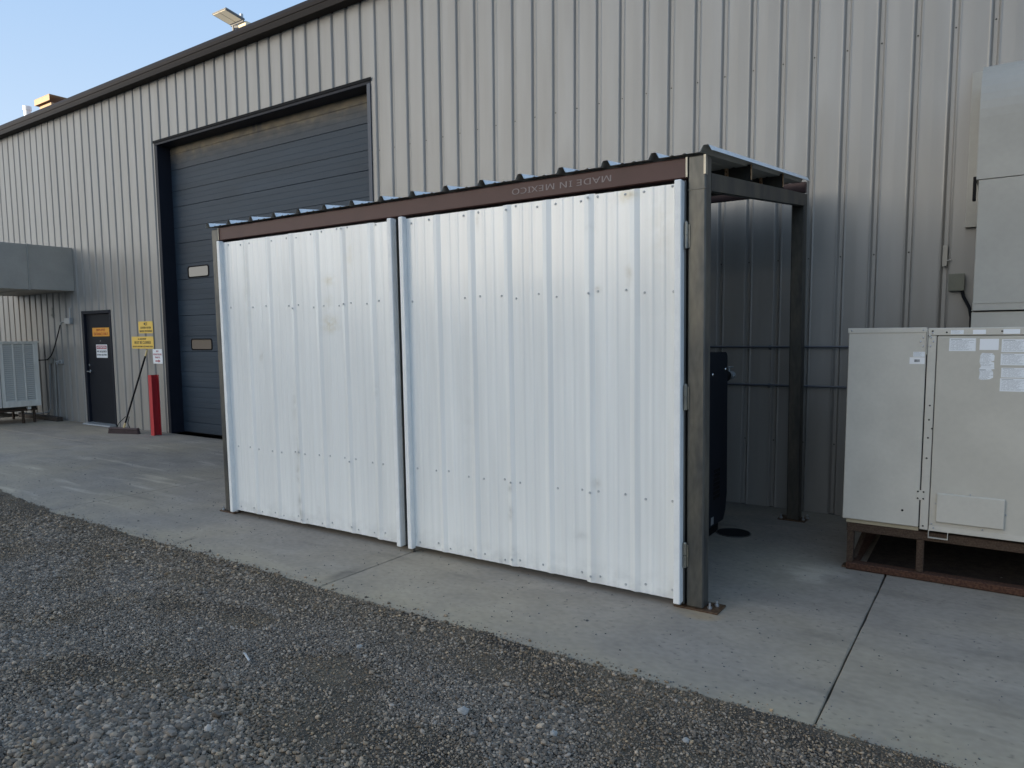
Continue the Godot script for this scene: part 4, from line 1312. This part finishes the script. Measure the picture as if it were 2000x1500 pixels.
func wall_signs() -> void:
	var z := 0.006
	var a := sign_board("warning_sign", V(-12.385, 1.70, z), V(-11.93, 1.905, z), M.yellow, "upper yellow wall sign with a horn symbol above its two text lines")
	words(a, "SOUND HORN", -12.155, 1.797, z + 0.0035, 0.33, 0.036, M.ink)
	words(a, "WHEN ENTERING", -12.155, 1.738, z + 0.0035, 0.40, 0.036, M.ink)
	var hm := MB.new()
	hm.extrude([Vector2(-0.045, -0.012), Vector2(-0.022, -0.012), Vector2(0.01, -0.034), Vector2(0.01, 0.034), Vector2(-0.022, 0.012), Vector2(-0.045, 0.012)], V(-12.165, 1.862, z + 0.0031), V(-12.165, 1.862, z + 0.0042), V(1, 0, 0), V(0, 1, 0))
	for r in [0.03, 0.048]:
		var arc := []
		for i in 7:
			var an := -0.7 + 1.4 * i / 6.0
			arc.append(V(-12.155 + r * cos(an), 1.862 + r * sin(an), z + 0.0035))
		hm.tube(arc, 0.003, 5)
	obj("horn_symbol", hm, M.ink, a)
	var b := sign_board("notice_sign", V(-12.632, 1.435, z), V(-11.932, 1.645, z), M.yellow, "wide yellow wall sign with three text lines above the broom handle")
	words(b, "ALL MACHINERY", -12.29, 1.603, z + 0.0035, 0.27, 0.026, M.ink)
	words(b, "MUST BE CLEANED", -12.28, 1.543, z + 0.0035, 0.52, 0.048, M.ink)
	words(b, "BEFORE ENTERING SHOP/WASH AREA", -12.28, 1.472, z + 0.0035, 0.64, 0.026, M.ink)
	var c := sign_board("traffic_sign", V(-11.973, 1.18, z), V(-11.680, 1.428, z), M.sign_white, "small white wall sign with red letters and arrow above the red post")
	for sg in [[a, -12.385, 1.70, -11.93, 1.905], [b, -12.632, 1.435, -11.932, 1.645], [c, -11.973, 1.18, -11.680, 1.428]]:
		dots("sign_screw", [V(sg[1] + 0.02, sg[4] - 0.02, z + 0.003), V(sg[3] - 0.02, sg[4] - 0.02, z + 0.003), V(sg[1] + 0.02, sg[2] + 0.02, z + 0.003), V(sg[3] - 0.02, sg[2] + 0.02, z + 0.003)], 0.006, Vector3.BACK, M.screw, sg[0], 0.5)
	words(c, "NO", -11.83, 1.392, z + 0.0035, 0.07, 0.030, M.ink_red)
	words(c, "PEDESTRIAN", -11.83, 1.338, z + 0.0035, 0.25, 0.030, M.ink_red)
	words(c, "TRAFFIC", -11.83, 1.286, z + 0.0035, 0.17, 0.030, M.ink_red)
	var ar := MB.new()
	ar.extrude([Vector2(-0.075, -0.010), Vector2(0.02, -0.010), Vector2(0.02, -0.026), Vector2(0.08, 0.0), Vector2(0.02, 0.026), Vector2(0.02, 0.010), Vector2(-0.075, 0.010)], V(-11.825, 1.225, z + 0.0031), V(-11.825, 1.225, z + 0.0042), V(1, 0, 0), V(0, 1, 0))
	obj("arrow", ar, M.ink_red, c)
	var zd := -0.027
	var e := sign_board("entrance_sign", V(-14.07, 1.66, zd), V(-13.455, 1.82, zd), M.orange, "orange sign with red letters on the dark door")
	words(e, "EMPLOYEE", -13.762, 1.778, zd + 0.0035, 0.33, 0.046, M.ink_orange)
	words(e, "ENTRANCE ONLY", -13.762, 1.705, zd + 0.0035, 0.52, 0.052, M.ink_orange)
	var g := sign_board("safety_sign", V(-13.965, 1.262, zd), V(-13.565, 1.508, zd), M.sign_white, "white sign with a red header on the dark door below the orange one")
	var hd := MB.new()
	hd.lohi(V(-13.945, 1.425, zd + 0.003), V(-13.585, 1.488, zd + 0.0042), 0.0004)
	obj("header", hd, M.ink_red, g)
	words(g, "ATTENTION", -13.765, 1.457, zd + 0.0050, 0.31, 0.038, M.sign_white)
	words(g, "PPE REQUIRED", -13.765, 1.375, zd + 0.0035, 0.35, 0.042, M.ink_green)
	words(g, "BEYOND THIS POINT", -13.765, 1.317, zd + 0.0035, 0.35, 0.028, M.ink_green)

# ------------------------------------------------------------------ broom, post, roof things, litter
func small_things() -> void:
	var p := thing("steel_bollard", V(-11.52, 0, 0.27), "red painted steel beam post standing beside the overhead door", "bollard")
	var mb := MB.new()
	mb.extrude([Vector2(-0.055, 0.065), Vector2(0.045, 0.065), Vector2(0.045, 0.055), Vector2(-0.001, 0.055), Vector2(-0.001, -0.055), Vector2(0.045, -0.055), Vector2(0.045, -0.065), Vector2(-0.055, -0.065), Vector2(-0.055, -0.055), Vector2(-0.009, -0.055), Vector2(-0.009, 0.055), Vector2(-0.055, 0.055)], V(-11.52, 0, 0.275), V(-11.52, 1.008, 0.275), V(1, 0, 0), V(0, 0, 1))
	obj("beam", mb, M.red, p)
	var b := thing("push_broom", V(-12.2, 0, 0.45), "wide push broom with a black handle leaning against the wall under the yellow signs", "broom")
	var along := V(0.945, 0, -0.327)
	var acr := V(0.327, 0, 0.945)
	var cen := V(-12.2, 0.0, 0.462)
	var B := Basis(along, Vector3.UP, acr)
	var hd := MB.new()
	hd.box(cen + V(0, 0.085, 0), V(0.61, 0.038, 0.065), 0.012, B)
	obj("head", hd, M.broom, b)
	var brs := MB.new()
	for i in 25:
		for j in 3:
			brs.bar(cen + along * (-0.288 + 0.024 * i) + acr * (-0.02 + 0.02 * j) + V(0, 0.066, 0), cen + along * (-0.30 + 0.025 * i) + acr * (-0.026 + 0.026 * j) + V(0, 0.0, 0), 0.019, 0.017)
	obj("bristle", brs, M.broom, b).set_meta("kind", "stuff")
	var foot := cen + V(0, 0.10, 0)
	var tip := V(-12.10, 1.412, 0.035)
	var hdl := MB.new()
	hdl.cyl(foot.lerp(tip, 0.06), foot.lerp(tip, 0.925), 0.0145, 10)
	obj("handle", hdl, M.rubber, b)
	for e in [[0.0, 0.062], [0.92, 1.0]]:
		var wd := MB.new()
		wd.cyl(foot.lerp(tip, e[0]), foot.lerp(tip, e[1]), 0.0165, 10)
		obj("handle_end", wd, M.wood_yellow, b)
	var wire := MB.new()
	var up := foot.lerp(tip, 0.14)
	wire.tube([cen + along * -0.15 + V(0, 0.10, 0), cen + along * -0.09 + V(0, 0.185, 0), up + along * -0.035, up, up + along * 0.04, cen + along * 0.09 + V(0, 0.185, 0), cen + along * 0.12 + V(0, 0.10, 0)], 0.006, 6)
	obj("brace_wire", wire, M.rubber, b)
	# floodlight on the roof edge
	var l := thing("area_light", V(-10.5, 6.05, -0.8), "flat grey floodlight on a short post above the eave", "floodlight")
	var HB := Basis(Vector3.RIGHT, deg_to_rad(-9.0))
	var hc := V(-10.415, 6.735, -0.67)
	var hm := MB.new()
	hm.box(hc, V(0.37, 0.035, 0.36), 0.012, HB)
	hm.box(hc + HB * V(0, -0.022, -0.165), V(0.34, 0.03, 0.02), 0.003, HB)
	obj("head", hm, M.lamp_grey, l)
	for s in [-1.0, 1.0]:
		var ln := MB.new()
		ln.box(hc + HB * V(0.082 * s, -0.0195, 0.02), V(0.152, 0.006, 0.30), 0.001, HB)
		obj("lens", ln, M.lens, l)
	var pc := MB.new()
	pc.cyl(V(-10.30, 6.73, -0.83), V(-10.30, 6.80, -0.83), 0.028, 10)
	obj("photocell", pc, M.conduit, l)
	var arm := MB.new()
	arm.cyl(V(-10.53, 6.02, -0.86), V(-10.53, 6.69, -0.84), 0.025, 10)
	arm.bar(V(-10.53, 6.66, -0.85), V(-10.25, 6.66, -0.95), 0.05, 0.05, 0.006)
	obj("post", arm, M.lamp_grey, l)
	var sp := MB.new()
	sp.lohi(V(-10.44, 6.63, -1.0), V(-10.24, 6.70, -0.86), 0.01)
	obj("slip_fitter", sp, M.lens, l)
	# hood on the roof, and a small vent
	var r := thing("roof_hood", V(-17.7, 6.05, -1.1), "tan open-ended vent hood standing on the roof at far left", "roof vent")
	var hb := MB.new()
	hb.lohi(V(-18.03, 6.945, -1.45), V(-17.31, 6.955, -0.99), 0.002)
	hb.lohi(V(-18.03, 6.825, -1.0), V(-17.31, 6.945, -0.99), 0.002)
	hb.lohi(V(-18.03, 6.825, -1.45), V(-17.31, 6.945, -1.44), 0.002)
	hb.lohi(V(-18.03, 6.825, -1.44), V(-18.02, 6.945, -1.0), 0.002)
	obj("hood", hb, M.tan_box, r)
	obj("curb", bx(V(-17.95, 6.03, -1.38), V(-17.40, 6.81, -1.06), 0.003), M.tan_box, r)
	var v := thing("vent_pipe", V(-18.42, 6.05, -1.0), "small white vent pipe on the roof left of the tan hood", "vent pipe")
	var vm := MB.new()
	vm.cyl(V(-18.42, 6.02, -1.0), V(-18.42, 6.86, -1.0), 0.07, 14)
	vm.cyl(V(-18.42, 6.80, -1.0), V(-18.42, 6.885, -1.0), 0.09, 14)
	obj("pipe", vm, M.sign_white, v)
	# litter
	var t := thing("plastic_strip", V(-3.0, 0, 4.69), "short pale curled strip of plastic lying on the gravel", "litter")
	var tm := MB.new()
	tm.tube([V(-3.06, 0.016, 4.672), V(-3.035, 0.024, 4.682), V(-3.0, 0.022, 4.697), V(-2.965, 0.016, 4.709)], 0.0065, 6)
	obj("strip", tm, M.conduit, t)

# ------------------------------------------------------------------ gravel
var gn := FastNoiseLite.new()
var g2 := FastNoiseLite.new()
func gravel_height(x: float, z: float) -> float:
	var edge := 3.735 + gn.get_noise_2d(x * 1.3, 40.0) * 0.035 + gn.get_noise_2d(x * 7.0, 80.0) * 0.02
	if x < -7.0: edge -= clampf((-7.0 - x) * 0.10, 0.0, 0.2)
	var h := -0.03 + 0.034 * clampf((z - edge) / 0.10 + 0.5, 0.0, 1.0)
	return h + (gn.get_noise_2d(x, z) * 0.018 + g2.get_noise_2d(x, z) * 0.006) * clampf((z - edge) / 0.4, 0.1, 1.0)
func fines(x: float, z: float) -> float:
	# 1 where packed fines and brown dirt show, 0 where clean stones cover
	var f := 1.05 * clampf(1.0 - (z - 3.84) / 0.45, 0.0, 1.0)
	f = maxf(f, clampf(g2.get_noise_2d(x * 0.35 + 31.0, z * 0.5) * 2.3 + 0.12, 0.0, 1.0) * 0.85)
	for q in [[-4.35, 4.12, 0.45, 0.20], [-2.55, 4.55, 0.35, 0.16], [-1.55, 4.02, 0.6, 0.18], [-2.2, 4.95, 0.3, 0.15], [-3.5, 4.35, 0.3, 0.12], [-5.4, 4.15, 0.5, 0.12]]:
		f = maxf(f, clampf(1.35 - pow((x - q[0]) / q[2], 2.0) - pow((z - q[1]) / q[3], 2.0) + g2.get_noise_2d(x * 3.0, z * 3.0), 0.0, 1.0))
	return f
func gravel() -> void:
	gn.seed = 77; gn.frequency = 0.9; gn.fractal_octaves = 3
	g2.seed = 78; g2.frequency = 2.4; g2.fractal_octaves = 3
	# the packed bed: one displaced sheet
	var x0 := -14.0
	var z0 := 3.45
	var dx := 0.05
	var nx := 340
	var nz := 100
	var vs := PackedVector3Array()
	var ns := PackedVector3Array()
	var cs := PackedColorArray()
	var id := PackedInt32Array()
	for j in nz + 1:
		for i in nx + 1:
			var x := x0 + dx * i
			var z := z0 + dx * j
			var h := gravel_height(x, z)
			vs.append(V(x, h, z))
			ns.append(V(h - gravel_height(x + 0.03, z), 0.03, h - gravel_height(x, z + 0.03)).normalized())
			var f := fines(x, z)
			var b := clampf(g2.get_noise_2d(x * 0.6 + 7.0, z * 0.6) * 1.3 + 0.62, 0.0, 1.0) * f
			cs.append(Color(lerpf(0.072, 0.30, b), lerpf(0.062, 0.240, b), lerpf(0.050, 0.165, b)))
	for j in nz:
		for i in nx:
			var a := j * (nx + 1) + i
			id.append_array([a, a + 1, a + nx + 2, a, a + nx + 2, a + nx + 1])
	var arr := []
	arr.resize(Mesh.ARRAY_MAX)
	arr[Mesh.ARRAY_VERTEX] = vs; arr[Mesh.ARRAY_NORMAL] = ns; arr[Mesh.ARRAY_COLOR] = cs; arr[Mesh.ARRAY_INDEX] = id
	var am := ArrayMesh.new()
	am.add_surface_from_arrays(Mesh.PRIMITIVE_TRIANGLES, arr)
	am.surface_set_material(0, M.gravel)
	var bed := MeshInstance3D.new()
	bed.name = "gravel_yard"
	bed.mesh = am
	add_child(bed, true)
	tag(bed, "", "", "", "structure")
	# loose stones
	var kinds := []
	for k in 6: kinds.append(stone_mesh(400 + k, M.stone))
	var tf := []
	var col := []
	for k in 6:
		tf.append([]); col.append([])
	var made := 0
	var tries := 0
	while made < 300000 and tries < 1200000:
		tries += 1
		var z := 3.70 + 3.0 * pow(rng.randf(), 1.25)
		var x := rng.randf_range(-11.5, 0.9)
		# only where the photograph's view, or one a step aside, could see the ground
		var d := V(x - 0.0, -1.6, z - 6.797)
		var fw := V(-0.5717, 0.0, -0.8205)
		var depth := d.dot(fw)
		if depth < 1.9 or absf(d.dot(V(0.8205, 0, -0.5717))) > depth * 0.86 + 0.4: continue
		if 1.6 / depth > 0.72: continue
		if depth > 4.5 and rng.randf() > pow(4.5 / depth, 1.3): continue
		var f := fines(x, z)
		var big := rng.randf()
		var s := 0.0
		if rng.randf() < 1.0 - f * 0.93:
			s = 0.0044 + 0.0052 * pow(big, 1.5) + (0.0035 if big > 0.97 else 0.0) + (0.005 if big > 0.997 else 0.0)
		else:
			if rng.randf() < 0.25 + 0.35 * clampf(1.0 - (z - 3.74) / 0.3, 0.0, 1.0): continue
			s = 0.0022 + 0.0034 * big * big
			if big > 0.97: s += 0.005
		s *= clampf(0.75 + 0.35 * gn.get_noise_2d(x * 0.5, z * 0.5) * 2.0 + (z - 4.3) * 0.12, 0.6, 1.25)
		if z < 3.80 and rng.randf() < 0.55: continue
		var h := gravel_height(x, z)
		var y := maxf(h, 0.0) if z < 3.79 and h < 0.0 else h
		if y == 0.0 and rng.randf() < 0.9: continue
		var b := Basis.from_euler(V(rng.randf_range(-0.5, 0.5), rng.randf() * TAU, rng.randf_range(-0.5, 0.5))).scaled_local(V(s * rng.randf_range(0.85, 1.35), s * rng.randf_range(0.55, 0.95), s * rng.randf_range(0.8, 1.15)))
		var k := rng.randi() % 6
		tf[k].append(Transform3D(b, V(x, y + s * rng.randf_range(0.2, 0.95), z)))
		var g := rng.randf_range(0.08, 0.145) if rng.randf() < 0.64 else rng.randf_range(0.16, 0.31) + (0.12 if rng.randf() < 0.05 else 0.0)
		var w := rng.randf_range(-0.05, 0.07) + 0.14 * f * rng.randf()
		col[k].append(Color(g * (1.17 + w), g * 0.945, g * (0.725 - w)))
		made += 1
	# grit strewn over the slab
	for i in 1500:
		var x := rng.randf_range(-10.5, 0.6)
		var z := 3.79 - 3.4 * pow(rng.randf(), 2.6)
		var s := rng.randf_range(0.0015, 0.0045) * (1.0 if rng.randf() < 0.95 else 1.8)
		var k := rng.randi() % 6
		tf[k].append(Transform3D(Basis.from_euler(V(0, rng.randf() * TAU, 0)).scaled_local(V(s * 1.2, s * 0.7, s)), V(x, s * 0.4, z)))
		var g := rng.randf_range(0.05, 0.16)
		col[k].append(Color(g, g * 0.97, g * 0.92))
	for k in 6:
		var mm := MultiMesh.new()
		mm.transform_format = MultiMesh.TRANSFORM_3D
		mm.use_colors = true
		mm.mesh = kinds[k]
		mm.instance_count = tf[k].size()
		for i in tf[k].size():
			mm.set_instance_transform(i, tf[k][i])
			mm.set_instance_color(i, col[k][i])
		var mi := MultiMeshInstance3D.new()
		mi.name = "gravel"
		mi.multimesh = mm
		add_child(mi, true)
		tag(mi, "", "", "", "stuff")
	# the few stones large enough to pick out
	var big := [[-1.794, 4.507, 0.024, "rounded pale grey stone, largest on the gravel before the shed's right door"], [-1.40, 4.425, 0.017, "pale stone in the gravel near the slab edge at right"], [-0.941, 4.188, 0.014, "small light stone nearest the slab's diagonal joint"], [-2.62, 4.30, 0.016, "grey stone in the gravel below the joint between the two doors"]]
	for q in big:
		var m := mat(V(0.30, 0.285, 0.26), 0.85)
		var o := MeshInstance3D.new()
		o.name = "stone"
		o.mesh = stone_mesh(int(q[2] * 90000), m)
		o.transform = Transform3D(Basis.from_euler(V(0.2, q[0] * 3.0, 0.1)).scaled_local(V(q[2], q[2] * 0.75, q[2] * 0.9)), V(q[0], gravel_height(q[0], q[1]) + q[2] * 0.5, q[1]))
		add_child(o, true)
		tag(o, q[3], "stone")

func stone_mesh(sd: int, m: Material) -> ArrayMesh:
	# an icosphere split once and pushed about; unit radius
	var f := FastNoiseLite.new()
	f.seed = sd; f.frequency = 0.85; f.fractal_octaves = 2
	var ph := (1.0 + sqrt(5.0)) * 0.5
	var base := [V(-1, ph, 0), V(1, ph, 0), V(-1, -ph, 0), V(1, -ph, 0), V(0, -1, ph), V(0, 1, ph), V(0, -1, -ph), V(0, 1, -ph), V(ph, 0, -1), V(ph, 0, 1), V(-ph, 0, -1), V(-ph, 0, 1)]
	var faces := [[0, 11, 5], [0, 5, 1], [0, 1, 7], [0, 7, 10], [0, 10, 11], [1, 5, 9], [5, 11, 4], [11, 10, 2], [10, 7, 6], [7, 1, 8], [3, 9, 4], [3, 4, 2], [3, 2, 6], [3, 6, 8], [3, 8, 9], [4, 9, 5], [2, 4, 11], [6, 2, 10], [8, 6, 7], [9, 8, 1]]
	var mb := MB.new()
	var at := func(d: Vector3) -> Vector3:
		d = d.normalized()
		return d * (1.0 + f.get_noise_3dv(d * 1.2) * 0.55)
	for q in faces:
		var a: Vector3 = base[q[0]].normalized()
		var b: Vector3 = base[q[1]].normalized()
		var c: Vector3 = base[q[2]].normalized()
		var ab := (a + b).normalized()
		var bc := (b + c).normalized()
		var ca := (c + a).normalized()
		for t in [[a, ab, ca], [ab, b, bc], [ca, bc, c], [ab, bc, ca]]:
			var p0: Vector3 = at.call(t[0])
			var p1: Vector3 = at.call(t[1])
			var p2: Vector3 = at.call(t[2])
			var fnorm := (p0 - p2).cross(p0 - p1).normalized()
			if fnorm.dot(p0) < 0.0: fnorm = -fnorm
			mb.smooth(p0, p1, p2, (t[0] + fnorm).normalized(), (t[1] + fnorm).normalized(), (t[2] + fnorm).normalized())
	return mb.mesh(Vector3.ZERO, m)
